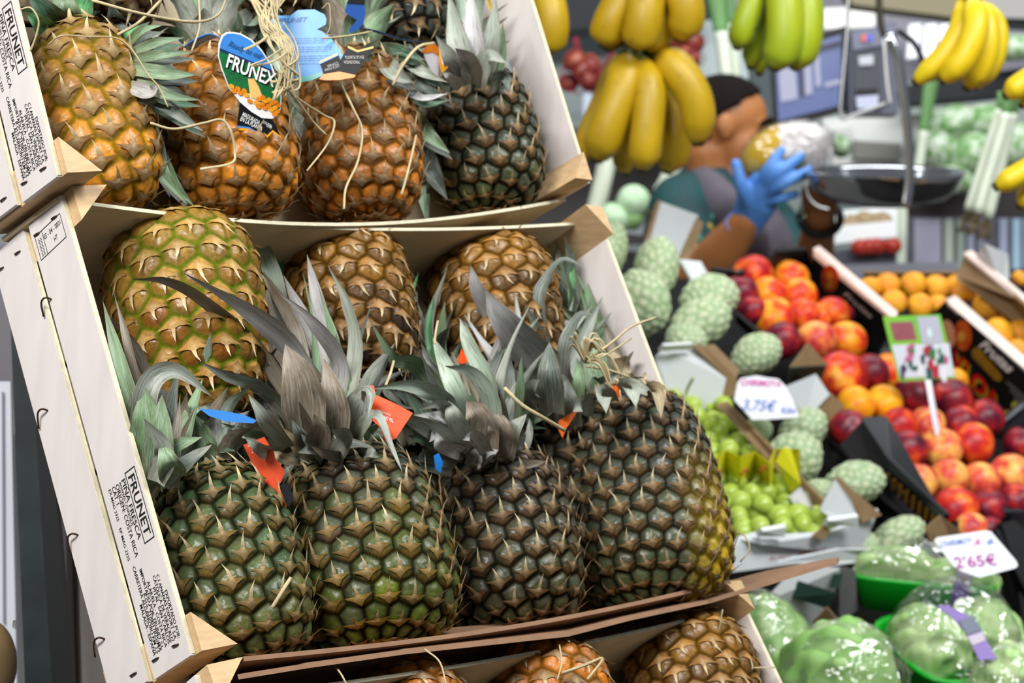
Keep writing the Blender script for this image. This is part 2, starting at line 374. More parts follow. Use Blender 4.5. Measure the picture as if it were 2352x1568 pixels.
PAL = {  # eye near crown, eye near base, groove, scale near crown, scale near base
    'dark':   ('43453f', '4e5812', '120d08', '5e4831', '8c6a18'),
    'green':  ('3c5434', '4a4c24', '14140a', '6e5a2e', '7a5c24'),
    'olive':  ('41453f', '3e4428', '120e09', '634a2c', '6c4a1e'),
    'brown':  ('3c3b36', '3a3a20', '0e0b07', '583f27', '5e4018'),
    'lime':   ('7a4a0e', '8f7426', '3c6210', 'a87a34', 'b4904a'),
    'amber':  ('8a5a1e', 'd08010', '5a3810', '86643c', '8c6234'),
    'gold':   ('8a6c34', 'd58a10', '6a5c14', '917541', '866238'),
    'rust':   ('7c5426', 'c67410', '4a2f0e', '80613c', '84603a'),
    'bronze': ('2c241c', '96680f', '2a1a0a', '86643e', 'a8742a'),
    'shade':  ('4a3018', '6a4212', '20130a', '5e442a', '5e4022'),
}
NT = lambda fine: 2 * int(100 * fine)
def pineapple_body(H, R, pal, seed, N, fine=1.0, taper=.06, sides=None):
    r_ = np.random.default_rng(seed)
    nt, ns = NT(fine), int(168 * fine)
    t = np.linspace(0, 1, 600); prof = R * (1 - np.abs(2 * t - 1) ** 3.4) ** (1 / 2.3) * (1 + taper * (1 - 2 * t))
    prof[0] = prof[-1] = .12 * R; z = t * H
    ds = np.hypot(np.diff(prof), np.diff(z)); arc = np.r_[0, np.cumsum(ds)]
    Ar = np.r_[0, np.cumsum(ds * (prof[1:] + prof[:-1]) * math.pi)]
    def at_arc(a): return np.interp(a, arc, prof), np.interp(a, arc, z)
    sa = np.linspace(0, arc[-1], ns); rr, zz = at_arc(sa); th = np.arange(nt) * 2 * math.pi / nt
    sp = .0232 * math.sqrt(106 / N); nc = int(round(2 * math.pi * R / sp)); step = sp * .80; cs = (4 if seed % 3 else 2) * (1 if seed % 2 else -1); ca, ct = [], []
    for i in range(-5, int(arc[-1] / step) + 6):
        for j in range(nc):
            a = 2 * math.pi * (j + .5 * (i % 2)) / nc; q = (i + .5 + cs * a / (2 * math.pi)) * step
            if .15 * sp < q < arc[-1] - .1 * sp: ca.append(q + r_.normal(0, .03) * sp); ct.append(a + r_.normal(0, .035) * sp / R)
    ca, ct = np.array(ca), np.array(ct); N = len(ca)
    cr, cz = at_arc(ca)
    Cn = np.stack([cr * np.cos(ct), cr * np.sin(ct), cz], 1)
    X = (rr[:, None] * np.cos(th)).ravel(); Y = (rr[:, None] * np.sin(th)).ravel(); Zc = np.repeat(zz, nt)
    V = np.stack([X, Y, Zc], 1).astype(np.float32)
    dr = np.gradient(rr, sa); dz = np.gradient(zz, sa)
    nr = np.stack([(dz[:, None] * np.cos(th)).ravel(), (dz[:, None] * np.sin(th)).ravel(), np.repeat(-dr, nt)], 1)
    mer = np.stack([(dr[:, None] * np.cos(th)).ravel(), (dr[:, None] * np.sin(th)).ravel(), np.repeat(dz, nt)], 1)
    cell = sp * .92
    D2 = ((V[:, None, :] - Cn[None].astype(np.float32)) ** 2).sum(2); idx = np.argpartition(D2, 1, axis=1)[:, :2]
    d = np.sqrt(np.take_along_axis(D2, idx, 1)); sw = d[:, 0] > d[:, 1]; near = np.where(sw, idx[:, 1], idx[:, 0]); f1 = d.min(1); f2 = d.max(1)
    e = (f2 - f1) / cell; sm = lambda a, b, x: (lambda q: q * q * (3 - 2 * q))(np.clip((x - a) / (b - a), 0, 1))
    rel = V - Cn[near]; up = (rel * mer).sum(1) / cell
    lip = sm(-.16, -.36, up) * .8                       # lower half of every eye is the scale's dry lip
    soft = pal in ('amber', 'gold', 'rust', 'lime', 'bronze', 'shade'); amp = (.15 if soft else .18) * cell
    fade = np.clip(np.minimum(np.repeat(sa, nt), arc[-1] - np.repeat(sa, nt)) / (.9 * cell), .15, 1)
    h = amp * (np.sqrt(sm(0, .62, e)) * .85 + .25 * sm(.25, .9, e) - .22 * np.exp(-(f1 / (.2 * cell)) ** 2) - .12 * sm(-.02, .12, up) * sm(0, .3, e)) * fade
    eye_n = r_.random(N)
    rip = np.sin(np.arctan2(rel @ np.array([0, 0, 1.]), (rel * np.stack([-np.sin(np.tile(th, ns)), np.cos(np.tile(th, ns)), 0 * X], 1)).sum(1)) * 14 + eye_n[near] * 6) * .012 * cell * sm(.1, .5, e) * (1 - lip)
    V = V + nr * (h + rip)[:, None]
    p = [hexrgb(q) for q in PAL[pal]]
    g = np.clip(cz / H + r_.normal(0, .16, N), 0, 1)[near][:, None]
    eye = p[1] * (1 - g) + p[0] * g; lipc = p[4] * (1 - g) + p[3] * g
    br = (.75 + .5 * eye_n)[near][:, None]
    c = eye * br * (1 + (.2 if soft else .6) * sm(.42, .12, f1 / cell)[:, None])
    if soft:
        dry = sm(.62, .1, f1 / cell)[:, None] * (.35 + .5 * r_.random(N)[near])[:, None] * ((.7 - .65 * g) if pal in ('bronze', 'lime') else (.45 + .55 * g)); c = c * (1 - dry) + dry * hexrgb('8b6c50' if pal != 'lime' else 'a5743c')
    blot = (.5 + .5 * np.sin(7 * np.tile(th, ns) + Zc / R * 3 + seed) * np.sin(5 * Zc / R - 3 * np.tile(th, ns)))[:, None]; c = c * (.8 + .35 * blot)
    c = c * (1 - lip[:, None]) + lipc * (.8 + .4 * eye_n[near])[:, None] * lip[:, None]
    gr = (1 - sm(.03, .26, e))[:, None] * (.8 if soft else .95); c = c * (1 - gr) + p[2] * gr
    if sides:                                     # a ripe flank: (angle, width, colour)
        a0, wd, sc_ = sides; da = np.abs((np.tile(th, ns) - a0 + math.pi) % (2 * math.pi) - math.pi)
        q = (np.clip(1 - da / wd, 0, 1) * np.clip(1.25 - Zc / H * 1.9, 0, 1) * (.5 + .5 * sm(.1, .4, e)))[:, None] * .85
        c = c * (1 - q) + hexrgb(sc_) * q
    i = np.arange(ns - 1)[:, None]; kk = np.arange(nt)[None]
    Fq = np.stack([i * nt + kk, i * nt + (kk + 1) % nt, (i + 1) * nt + (kk + 1) % nt, (i + 1) * nt + kk], -1).reshape(-1, 4)
    # close both ends
    c = np.hstack([c, sm(.06, .34, e)[:, None]])
    V = np.vstack([V, [[0, 0, -.001]], [[0, 0, H + .001]]]); c = np.vstack([c, np.r_[p[2], 0], np.r_[p[2], 0]])
    b0 = np.array([[len(V) - 2, (q + 1) % nt, q, q] for q in range(nt)])
    Fc = [tuple(f) for f in ()]
    # dry scales
    BV, BF, BC = [], [], []
    for j in range(N):
        if ca[j] < .35 * cell or ca[j] > arc[-1] - .3 * cell: pass
        a = ct[j]; drj = np.interp(ca[j], sa, dr); dzj = np.interp(ca[j], sa, dz)
        n_ = np.array([dzj * math.cos(a), dzj * math.sin(a), -drj]); m_ = np.array([drj * math.cos(a), drj * math.sin(a), dzj]); e_ = np.array([-math.sin(a), math.cos(a), 0])
        lift = amp * .95; q = r_.random(6); w_ = cell * ((.46 if soft else .42) + .10 * q[0]); tw = (q[1] - .5) * .5; L_ = cell * (.34 + .3 * q[2])
        B = lambda x, y, zz_: Cn[j] + e_ * x + m_ * y + n_ * zz_
        y0 = -.13 * cell; k_ = 1 + .2 * (q[5] - .5)
        pts = [B(-w_ * 1.12, y0 + .06 * cell, lift * .80), B(-w_ * .42, y0 - .13 * cell, lift * .98), B(0, y0 - .33 * cell * k_, lift * .62), B(w_ * .42, y0 - .13 * cell, lift * .98), B(w_ * 1.12, y0 + .06 * cell, lift * .80),
               B(w_ * .36, y0 + .05 * cell, lift * 1.18), B(-w_ * .36, y0 + .05 * cell, lift * 1.18), B(0, y0 - .03 * cell, lift * 1.42),
               B(-.075 * cell, y0 + .10 * cell, lift * 1.42), B(.075 * cell, y0 + .10 * cell, lift * 1.42), B(tw * cell * .3 + .042 * cell, y0 + .10 * cell + L_ * .5, lift * (1.75 + .6 * q[3])), B(tw * cell * .3 - .042 * cell, y0 + .10 * cell + L_ * .5, lift * (1.75 + .6 * q[3])), B(tw * cell, y0 + .10 * cell + L_, lift * (1.9 + 1.7 * q[3]))]
        o = len(BV); BV += pts
        BF += [tuple(o + i for i in f) for f in ((0, 1, 7, 6), (1, 2, 7), (2, 3, 7), (3, 4, 5, 7), (6, 7, 8), (7, 5, 9), (7, 9, 8), (8, 9, 10, 11), (11, 10, 12))]
        gg = float(np.clip(cz[j] / H, 0, 1)); lc = (p[4] * (1 - gg) + p[3] * gg) * (.75 + .5 * q[4]); tip = hexrgb('d8c49c') * (.75 + .35 * q[5])
        md = lc * .68 + tip * .32
        BC += [lc * .7, lc * .95, lc * .6, lc * .95, lc * .7, lc, lc, md, md, md, tip, tip, tip]
    return V, Fq, b0, c, np.array(BV), BF, np.array(BC), prof
def clampL(c, root, pts):
    Mw = root.matrix_world; Mi = Mw.inverted(); out = []
    for p in pts:
        P = np.array(Mw @ Vector(p)); u_ = (P - c.T) @ c.u; z_ = (P - c.T) @ c.m
        if z_ > -.02: P = P + c.u * (min(max(u_, .012), c.W - .012) - u_)
        out.append(np.array(Mi @ Vector(P)))
    return out
def pineapple(c, bot, top, wpx, m, pal, label, seed, N=104, crown=None, fine=1.0, spin=None, taper=.06, sides=None, dm=0.0, group=None):
    b = c.at(bot[0], bot[1], m); t = c.at(top[0], top[1], m + dm); ax = nrm(t - b); H = np.linalg.norm(t - b)
    d = (AX @ ((b + t) / 2 - CAM))[2]; R = wpx / 2 * d / F
    # local x axis points to the viewer so that flank colours can be aimed
    x = nrm((CAM - (b + t) / 2) - ax * ((CAM - (b + t) / 2) @ ax)); y = np.cross(ax, x)
    root = thing('pineapple', label, 'pineapple', mat4=Matrix(((x[0], y[0], ax[0], b[0]), (x[1], y[1], ax[1], b[1]), (x[2], y[2], ax[2], b[2]), (0, 0, 0, 1))), group=group or 'pineapples in wooden crates')
    V, Fq, _, col, BV, BF, BC, prof = pineapple_body(H, R, pal, seed, N, fine, taper, sides)
    nt = NT(fine); Fl = [tuple(f) for f in Fq.tolist()] if False else Fq
    # quads plus degenerate-free end fans: reuse a quad with a doubled middle
    caps = []
    last = len(V) - 1; ns = (len(V) - 2) // nt
    for q in range(0, nt, 2):
        caps.append((len(V) - 2, (q + 2) % nt, q + 1, q)); caps.append((last, (ns - 1) * nt + q, (ns - 1) * nt + q + 1, (ns - 1) * nt + (q + 2) % nt))
    mk('body', V, np.vstack([Fq, np.array(caps)]), m_body, root, col, world=False)
    mk('scales', BV, BF, m_bract, root, BC, smooth=False, world=False, kind='stuff')
    rs = random.Random(seed)
    for crown in (crown if isinstance(crown, list) else [crown] if crown else []):
        n, L0, L1, cols, spread = crown
        for i in range(n):
            f = i / max(1, n - 1); a = i * 2.39996; tilt = math.radians(spread * (1 - f) ** .8 + 6)
            L = (L0 + (L1 - L0) * f ** .8) * rs.uniform(.8, 1.15); cr = R * .30 * (1 - f * .7)
            o = np.array([cr * math.cos(a), cr * math.sin(a), H * (.985 + .01 * f) + .02 * f])
            rad = np.array([math.cos(a), math.sin(a), 0]); dz_ = np.array([0, 0, 1.])
            d0 = rad * math.sin(tilt * .55) + dz_ * math.cos(tilt * .55); bend = tilt + rs.uniform(-.1, .55)
            d1 = rad * math.sin(bend) + dz_ * math.cos(bend)
            mid = o + d0 * L * .5; tip = mid + d1 * L * .5 + np.array([rs.uniform(-1, 1), rs.uniform(-1, 1), 0]) * L * .08
            o, mid, tip = clampL(c, root, [o, mid, tip])
            add_leaf(root, [o, mid, tip], (.026 - .006 * f) * (R / .055) * rs.uniform(.8, 1.15), -rad * math.cos(tilt) + dz_ * math.sin(tilt) + np.array([.001, .002, 0]), rs.choice(cols), .3, rs.uniform(-.6, .6), world=False)
    return root
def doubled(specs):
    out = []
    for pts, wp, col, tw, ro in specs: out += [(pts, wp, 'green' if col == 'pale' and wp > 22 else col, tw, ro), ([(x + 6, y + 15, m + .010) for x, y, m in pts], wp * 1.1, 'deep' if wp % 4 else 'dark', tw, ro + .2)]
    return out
def px_leaves(c, root, specs):
    """leaves drawn as 3-D curves: ([(x, y, m) ...], width in pixels, colour, twist, roll)"""
    Mi = root.matrix_world.inverted()
    for pts, wpx, col, tw, ro in specs:
        P = [c.at(x, y, m) for x, y, m in pts]; d = (AX @ (P[0] - CAM))[2]
        face = nrm(CAM - P[0]); L = clampL(c, root, [np.array(Mi @ Vector(p)) for p in P]); fl = np.array(Mi.to_3x3() @ Vector(face))
        add_leaf(root, L, wpx * d / F * .98, fl, col, .25, tw, ro, world=False, n=16)

G = ['grey', 'green', 'silver', 'brown']; GD = ['dark', 'deep', 'dark', 'grey']; GG = ['pale', 'green', 'deep']
def fan(c, root, base, n, a0, a1, l0, l1, m0, m1, cols, seed, spread=40, w0=28, w1=50):
    r = random.Random(seed); sp_ = []
    for i in range(n):
        a = math.radians(a0 + (a1 - a0) * (i + r.random()) / n); L = r.uniform(l0, l1); bx = base[0] + r.uniform(-spread, spread); by = base[1] + r.uniform(-25, 25); b2 = a + r.uniform(-.45, .45); mm = m0 + (m1 - m0) * r.random()
        p1 = (bx + math.cos(a) * L * .5, by - math.sin(a) * L * .5, mm); p2 = (p1[0] + math.cos(b2) * L * .5, p1[1] - math.sin(b2) * L * .5, mm - .012 + r.uniform(-.012, .008))
        sp_.append(([(bx, by, mm + .02), p1, p2], r.uniform(w0, w1), r.choice(cols), r.uniform(-.9, .9), r.uniform(-.6, .6)))
    px_leaves(c, root, sp_)
# --- front row of the middle crate
p1 = pineapple(LOW, (575, 1545), (478, 1085), 335, .045, 'green', 'green-tinged pineapple at the left end of the middle crate, beside the printed slat', 11, 108, crown=[(26, .03, .07, G, 85), (16, .06, .13, ['silver', 'grey', 'brown', 'green', 'pale'], 48)])
px_leaves(LOW, p1, [
    ([(330, 1080, .03), (290, 900, .0), (236, 690, .0)], 62, 'green', .3, .1), ([(350, 1060, .03), (302, 820, .0), (262, 672, .0)], 40, 'brown', .5, .5),
    ([(330, 1090, .02), (330, 900, -.02), (400, 850, -.03), (490, 912, -.03)], 62, 'grey', .2, -.2), ([(330, 1100, .02), (290, 980, -.01), (280, 880, -.02)], 95, 'green', .2, 0),
    ([(370, 1100, .02), (400, 1030, -.01), (465, 1003, -.02)], 52, 'green', .2, .4), ([(380, 1110, .02), (430, 1060, .0), (488, 1020, .0)], 45, 'grey', .1, .3),
    ([(360, 1090, .0), (350, 1000, -.02), (372, 905, -.03)], 80, 'green', .2, 0), ([(330, 1110, .0), (318, 1040, -.02), (330, 960, -.03)], 60, 'grey', 0, .2),
    ([(300, 1090, .01), (250, 930, .02), (240, 800, .03)], 50, 'dark', .2, 0), ([(380, 1060, .03), (420, 960, .02), (430, 900, .0)], 46, 'brown', .4, .4),
    ([(350, 880, .02), (300, 780, .01), (248, 725, .0)], 34, 'brown', .4, .5), ([(400, 1100, .01), (360, 1070, -.02), (350, 1010, -.02)], 70, 'green', 0, 0)])
p2 = pineapple(LOW, (885, 1500), (790, 1050), 388, .040, 'dark', 'dark pineapple with yellow-green lower scales and the largest grey crown', 12, 106, crown=[(24, .025, .055, G, 100), (16, .06, .13, ['silver', 'grey', 'brown', 'green', 'pale'], 48)])
px_leaves(LOW, p2, [
    ([(700, 960, .02), (590, 800, .0), (470, 690, -.02), (386, 645, -.03), (302, 641, -.03)], 46, 'brown', .5, .4),
    ([(740, 960, .02), (672, 800, -.01), (560, 705, -.03), (421, 626, -.04)], 66, 'silver', .5, .3),
    ([(690, 960, .03), (600, 800, .02), (466, 716, .02)], 44, 'brown', .4, .5), ([(680, 970, .02), (600, 890, .0), (520, 862, -.01), (456, 829, -.01)], 40, 'grey', .3, .3),
    ([(770, 960, .04), (745, 760, .03), (705, 583, .02)], 64, 'silver', .3, .1), ([(760, 960, .01), (784, 840, -.02), (720, 740, -.04), (636, 668, -.04)], 50, 'silver', .3, .4),
    ([(690, 950, .04), (660, 760, .03), (605, 622, .03)], 90, 'brown', .2, 0), ([(800, 960, .02), (818, 790, .0), (795, 690, -.01), (752, 606, -.01)], 46, 'grey', .4, .5),
    ([(705, 1000, .0), (690, 880, -.03), (655, 790, -.03)], 112, 'brown', .2, 0), ([(770, 1010, .0), (768, 920, -.03), (744, 822, -.03)], 78, 'brown', .1, .1),
    ([(740, 980, .03), (720, 820, .03), (690, 690, .03)], 90, 'silver', .2, 0), ([(640, 1000, .03), (560, 840, .03), (500, 780, .03)], 50, 'dark', .2, .2),
    ([(660, 1030, .0), (610, 960, -.03), (570, 905, -.03)], 50, 'grey', .3, .3), ([(800, 1010, .01), (818, 930, -.03), (846, 903, -.05), (845, 960, -.06)], 56, 'grey', .6, .3),
    ([(810, 1030, .01), (835, 975, -.03), (868, 955, -.05), (900, 1030, -.05), (925, 1085, -.05)], 34, 'grey', .6, .3), ([(640, 1045, .01), (600, 1030, -.02), (560, 1000, -.02)], 44, 'grey', .3, .3),
    ([(720, 1040, .0), (735, 990, -.03), (720, 950, -.04)], 62, 'brown', .1, 0), ([(770, 1045, .0), (790, 1000, -.03), (760, 985, -.05)], 58, 'grey', .5, .2),
    ([(690, 1050, .0), (650, 1050, -.03), (628, 1035, -.03)], 36, 'tan', .3, .2), ([(820, 1050, .0), (850, 1040, -.03), (870, 1050, -.03)], 34, 'grey', .3, .2),
    ([(640, 700, .06), (610, 600, .05), (577, 488, .05)], 62, 'pale', .1, 0), ([(640, 690, .07), (645, 610, .07), (656, 535, .07)], 22, 'bright', .1, .2), ([(610, 690, .07), (622, 610, .07), (632, 550, .07)], 18, 'pale', .1, .4)])
p3 = pineapple(LOW, (1195, 1462), (1135, 1045), 318, .048, 'brown', 'dark brown pineapple standing between the largest-crowned one and the short-crowned one', 13, 112, crown=[(22, .025, .05, G, 100), (16, .06, .13, ['silver', 'grey', 'brown', 'green', 'pale'], 48)])
px_leaves(LOW, p3, [
    ([(1100, 1040, .02), (970, 850, .0), (905, 820, -.02), (848, 732, -.03)], 50, 'green', .4, .3), ([(1070, 960, .02), (1005, 905, -.02), (929, 884, -.03), (846, 893, -.03)], 42, 'pale', .3, .2),
    ([(1100, 1000, .01), (1051, 901, -.02), (1015, 820, -.02), (994, 774, -.02)], 50, 'pale', .2, .1), ([(1130, 960, .0), (1115, 870, -.03), (1075, 790, -.03), (1056, 729, -.03)], 50, 'pale', .3, .1),
    ([(1130, 1010, -.01), (1128, 920, -.04), (1085, 855, -.05), (1020, 840, -.05)], 52, 'pale', .4, .2), ([(1160, 960, .0), (1147, 886, -.03), (1175, 790, -.03), (1220, 694, -.03)], 30, 'grey', .6, .4),
    ([(1190, 960, .01), (1196, 880, -.01), (1198, 816, -.02)], 26, 'green', .3, .3), ([(1080, 1010, .0), (1020, 930, -.03), (962, 940, -.04)], 36, 'grey', .4, .3),
    ([(1060, 1030, .0), (990, 985, -.03), (940, 960, -.04), (905, 930, -.04)], 48, 'grey', .3, .2), ([(1110, 1040, .0), (1100, 960, -.03), (1070, 920, -.03)], 90, 'brown', .1, 0),
    ([(1060, 1040, .0), (1015, 1020, -.03), (1000, 990, -.03)], 44, 'silver', .4, .3), ([(1170, 1040, .0), (1185, 980, -.03), (1210, 950, -.03)], 44, 'grey', .4, .3),
    ([(1150, 1050, .0), (1150, 990, -.03), (1128, 935, -.03)], 80, 'brown', .1, .1), ([(1080, 980, .03), (1010, 880, .03), (965, 780, .03)], 40, 'dark', .2, .2), ([(1190, 1050, .02), (1215, 1000, .0), (1216, 960, .0)], 30, 'grey', .3, .3),
    ([(1060, 1050, .03), (990, 1010, .01), (935, 1000, .0)], 50, 'deep', .3, .2), ([(1050, 1060, .03), (985, 1045, .01), (950, 1060, .0)], 46, 'dark', .3, .3), ([(1040, 1050, .03), (980, 960, .02), (930, 900, .02)], 46, 'deep', .2, .1), ([(1060, 1040, .01), (1010, 990, -.02), (985, 1015, -.03)], 48, 'silver', .5, .3),
    ([(1085, 1030, .0), (1045, 960, -.03), (1030, 920, -.03)], 54, 'grey', .2, .1), ([(1120, 1040, -.01), (1090, 1000, -.04), (1062, 1010, -.05)], 44, 'silver', .5, .3), ([(1060, 1000, .03), (1020, 930, .02), (1000, 870, .02)], 50, 'dark', .2, .1), ([(1040, 1080, .04), (960, 1060, .03), (915, 1080, .03)], 40, 'dark', .2, .2)])
p4 = pineapple(LOW, (1535, 1405), (1425, 905), 352, .022, 'olive', 'short-crowned pineapple with ripe yellow right flank, at the right end of the middle crate', 14, 122, crown=(14, .012, .03, ['grey', 'tan', 'green'], 120), sides=(1.2, .8, 'e0b81a'))
px_leaves(LOW, p4, [
    ([(1370, 935, -.03), (1340, 925, -.05), (1315, 945, -.05)], 60, 'grey', .4, .2), ([(1400, 925, -.03), (1385, 905, -.06), (1392, 950, -.07)], 58, 'grey', .4, .2), ([(1440, 905, -.03), (1450, 890, -.06), (1460, 935, -.07)], 60, 'grey', .3, .1),
    ([(1490, 905, -.02), (1508, 900, -.05), (1518, 960, -.06)], 50, 'tan', .4, .2), ([(1420, 895, .0), (1460, 888, -.03), (1510, 915, -.04)], 44, 'grey', .3, .3)])
# --- upside-down row at the back of the middle crate
b1 = pineapple(LOW, (398, 515), (470, 965), 345, .045, 'lime', 'upside-down yellow-green pineapple in the top left of the middle crate', 21, 86, crown=(10, .03, .07, GD, 60), taper=.1)
b2 = pineapple(LOW, (768, 545), (850, 900), 285, .062, 'bronze', 'upside-down orange and brown pineapple behind the largest crown', 22, 100, crown=(10, .03, .08, GD, 60), taper=.1)
b3 = pineapple(LOW, (1110, 562), (1180, 920), 290, .060, 'bronze', 'upside-down brown pineapple at the top right of the middle crate, half covered by silver leaves', 23, 100, crown=(10, .03, .07, GD, 60), taper=.1)
# the fourth crown on the right belongs to a pineapple lying under the others
p5 = pineapple(LOW, (1360, 1330), (1290, 960), 240, .068, 'brown', 'pineapple lying underneath, only its silvery crown showing left of the straw', 24, 90, crown=[(8, .03, .05, GD, 80), (26, .06, .15, ['silver', 'silver', 'grey', 'pale'], 50)], fine=.7)
px_leaves(LOW, p5, [
    ([(1270, 940, .05), (1166, 767, .03), (1100, 670, .01), (1081, 608, .0)], 64, 'silver', .2, .1), ([(1300, 940, .04), (1250, 843, .01), (1160, 740, -.02), (1113, 662, -.03)], 104, 'silver', .2, .0),
    ([(1230, 800, .05), (1150, 700, .04), (1119, 606, .04)], 46, 'silver', .2, .1), ([(1240, 820, .04), (1185, 690, .03), (1198, 622, .02)], 84, 'brown', .2, .1), ([(1240, 800, .05), (1180, 670, .05), (1166, 590, .05)], 26, 'silver', .2, .1),
    ([(1265, 850, .02), (1240, 700, .0), (1255, 640, -.01), (1292, 596, -.02), (1340, 612, -.03)], 38, 'dark', .6, .4), ([(1280, 860, .03), (1255, 740, .02), (1240, 680, .02)], 40, 'silver', .3, .2),
    ([(1290, 900, .01), (1300, 790, -.02), (1330, 725, -.03), (1366, 724, -.04)], 40, 'dark', .5, .4), ([(1270, 950, .01), (1262, 860, -.02), (1262, 785, -.02)], 70, 'dark', .1, .0),
    ([(1250, 900, .04), (1200, 820, .04), (1150, 800, .05)], 50, 'dark', .1, .0), ([(1250, 960, .03), (1220, 900, .0), (1240, 870, -.02)], 55, 'grey', .4, .2), ([(1310, 960, .02), (1330, 880, -.01), (1325, 820, -.01)], 40, 'green', .2, .2),
    ([(1310, 980, .02), (1300, 920, .0), (1290, 850, .0)], 70, 'grey', .1, .0), ([(1310, 880, .05), (1280, 740, .05), (1270, 650, .05)], 60, 'brown', .1, .0)])
p6 = pineapple(LOW, (1500, 1180), (1400, 880), 200, .070, 'brown', 'pineapple lying in the right rear, only its bright green crown showing by the slat', 25, 80, crown=[(6, .03, .05, GG, 70), (14, .08, .14, ['bright', 'green', 'deep', 'pale'], 35)], fine=.6)
px_leaves(LOW, p6, [
    ([(1390, 880, .05), (1350, 680, .04), (1330, 600, .03), (1297, 538, .02)], 34, 'dark', .2, .3), ([(1380, 860, .06), (1316, 694, .05), (1262, 620, .04), (1219, 562, .04)], 56, 'pale', .2, .2),
    ([(1385, 880, .05), (1350, 720, .04), (1370, 600, .03)], 80, 'bright', .2, .1), ([(1410, 880, .04), (1400, 740, .03), (1424, 648, .02)], 52, 'green', .2, .1), ([(1370, 800, .06), (1310, 680, .06), (1290, 600, .06)], 44, 'bright', .2, .1),
    ([(1370, 800, .06), (1330, 690, .05), (1322, 606, .05)], 40, 'deep', .2, .1), ([(1420, 900, .03), (1420, 800, .02), (1436, 728, .02)], 36, 'brown', .3, .3), ([(1400, 930, .03), (1370, 840, .02), (1370, 760, .02)], 80, 'green', .1, .0),
    ([(1410, 920, .03), (1440, 860, .02), (1468, 855, .01)], 30, 'deep', .3, .3), ([(1370, 900, .06), (1310, 800, .06), (1300, 740, .06)], 70, 'deep', .1, .0)])
p7 = pineapple(LOW, (1100, 1180), (1020, 930), 170, .075, 'brown', 'pineapple buried in the middle of the crate, only narrow green blades showing', 26, 70, crown=(26, .05, .12, GD + ['green'], 80), fine=.5)
px_leaves(LOW, p7, [([(985, 860, .06), (940, 720, .06), (962, 622, .06)], 26, 'bright', .2, .2), ([(990, 860, .06), (960, 760, .05), (958, 665, .05)], 24, 'grey', .2, .3), ([(1000, 860, .05), (985, 760, .05), (996, 676, .05)], 24, 'bright', .2, .3),
                     ([(960, 900, .05), (930, 790, .05), (928, 700, .05)], 30, 'deep', .2, .2), ([(975, 880, .04), (965, 790, .04), (970, 710, .04)], 26, 'brown', .2, .4)])
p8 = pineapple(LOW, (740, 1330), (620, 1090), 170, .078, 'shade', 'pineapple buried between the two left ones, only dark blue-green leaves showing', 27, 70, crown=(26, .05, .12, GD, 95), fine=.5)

fan(LOW, p1, (375, 1100), 12, 70, 128, 90, 260, .03, .0, ['green', 'grey', 'brown', 'dark'], 1, 25, 34, 62)
fan(LOW, p2, (745, 1010), 22, 78, 172, 150, 380, .05, .01, ['grey', 'silver', 'brown', 'dark', 'green'], 2, 50, 30, 52)
fan(LOW, p2, (745, 1045), 16, -10, 190, 60, 120, .01, -.02, ['grey', 'brown', 'tan', 'dark'], 3, 60, 30, 46)
fan(LOW, p3, (1130, 1030), 20, 58, 150, 130, 300, .04, .0, ['pale', 'green', 'grey', 'silver', 'dark'], 4, 45, 26, 44)
fan(LOW, p3, (1130, 1045), 14, -10, 190, 50, 105, .02, -.01, ['grey', 'brown', 'silver', 'dark'], 5, 60, 28, 42)
fan(LOW, p5, (1270, 930), 26, 62, 140, 150, 350, .05, .01, ['silver', 'silver', 'grey', 'brown', 'dark'], 6, 50, 30, 56)
fan(LOW, p5, (1270, 960), 12, 20, 150, 60, 130, .03, .0, ['grey', 'dark', 'green'], 7, 50, 30, 46)
fan(LOW, p6, (1390, 880), 14, 66, 116, 140, 330, .07, .03, ['bright', 'green', 'deep', 'green'], 8, 35, 28, 50)
fan(LOW, p8, (560, 1130), 26, 40, 175, 80, 210, .07, .04, ['dark', 'deep', 'dark', 'grey'], 9, 70, 30, 50)
fan(LOW, p7, (985, 1000), 18, 60, 150, 100, 300, .07, .05, ['deep', 'dark', 'green', 'grey'], 10, 50, 22, 38)
# --- upper crate
u1 = pineapple(UPP, (255, 490), (165, 62), 272, .050, 'gold', 'yellow pineapple at the left end of the upper crate, against the printed slat', 31, 82, crown=(22, .03, .10, ['green', 'deep', 'grey', 'bright'], 60))
u2 = pineapple(UPP, (560, 504), (480, 110), 292, .045, 'amber', 'orange pineapple behind the round blue hang tag in the upper crate', 32, 104, crown=(20, .04, .11, ['grey', 'deep', 'green', 'brown'], 60))
u3 = pineapple(UPP, (835, 508), (815, 130), 275, .050, 'rust', 'orange-brown pineapple with straw hanging over it, third in the upper crate', 33, 112, crown=(20, .04, .11, ['grey', 'deep', 'green', 'brown'], 60))
u4 = pineapple(UPP, (1142, 484), (1080, 165), 244, .050, 'olive', 'greyish pineapple at the right end of the upper crate', 34, 120, crown=(30, .03, .10, ['silver', 'grey', 'grey', 'pale'], 65))
u5 = pineapple(UPP, (925, -170), (925, 105), 210, .055, 'olive', 'upside-down pineapple at the top of the upper crate, mostly out of the picture', 35, 96, crown=(16, .03, .07, GD, 80))
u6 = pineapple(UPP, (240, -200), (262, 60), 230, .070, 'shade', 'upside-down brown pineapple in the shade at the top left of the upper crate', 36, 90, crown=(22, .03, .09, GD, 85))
u7 = pineapple(UPP, (600, -220), (620, 40), 230, .075, 'shade', 'upside-down brown pineapple behind the raffia at the top of the upper crate', 37, 90, crown=(16, .04, .09, ['grey', 'deep', 'pale'], 80))
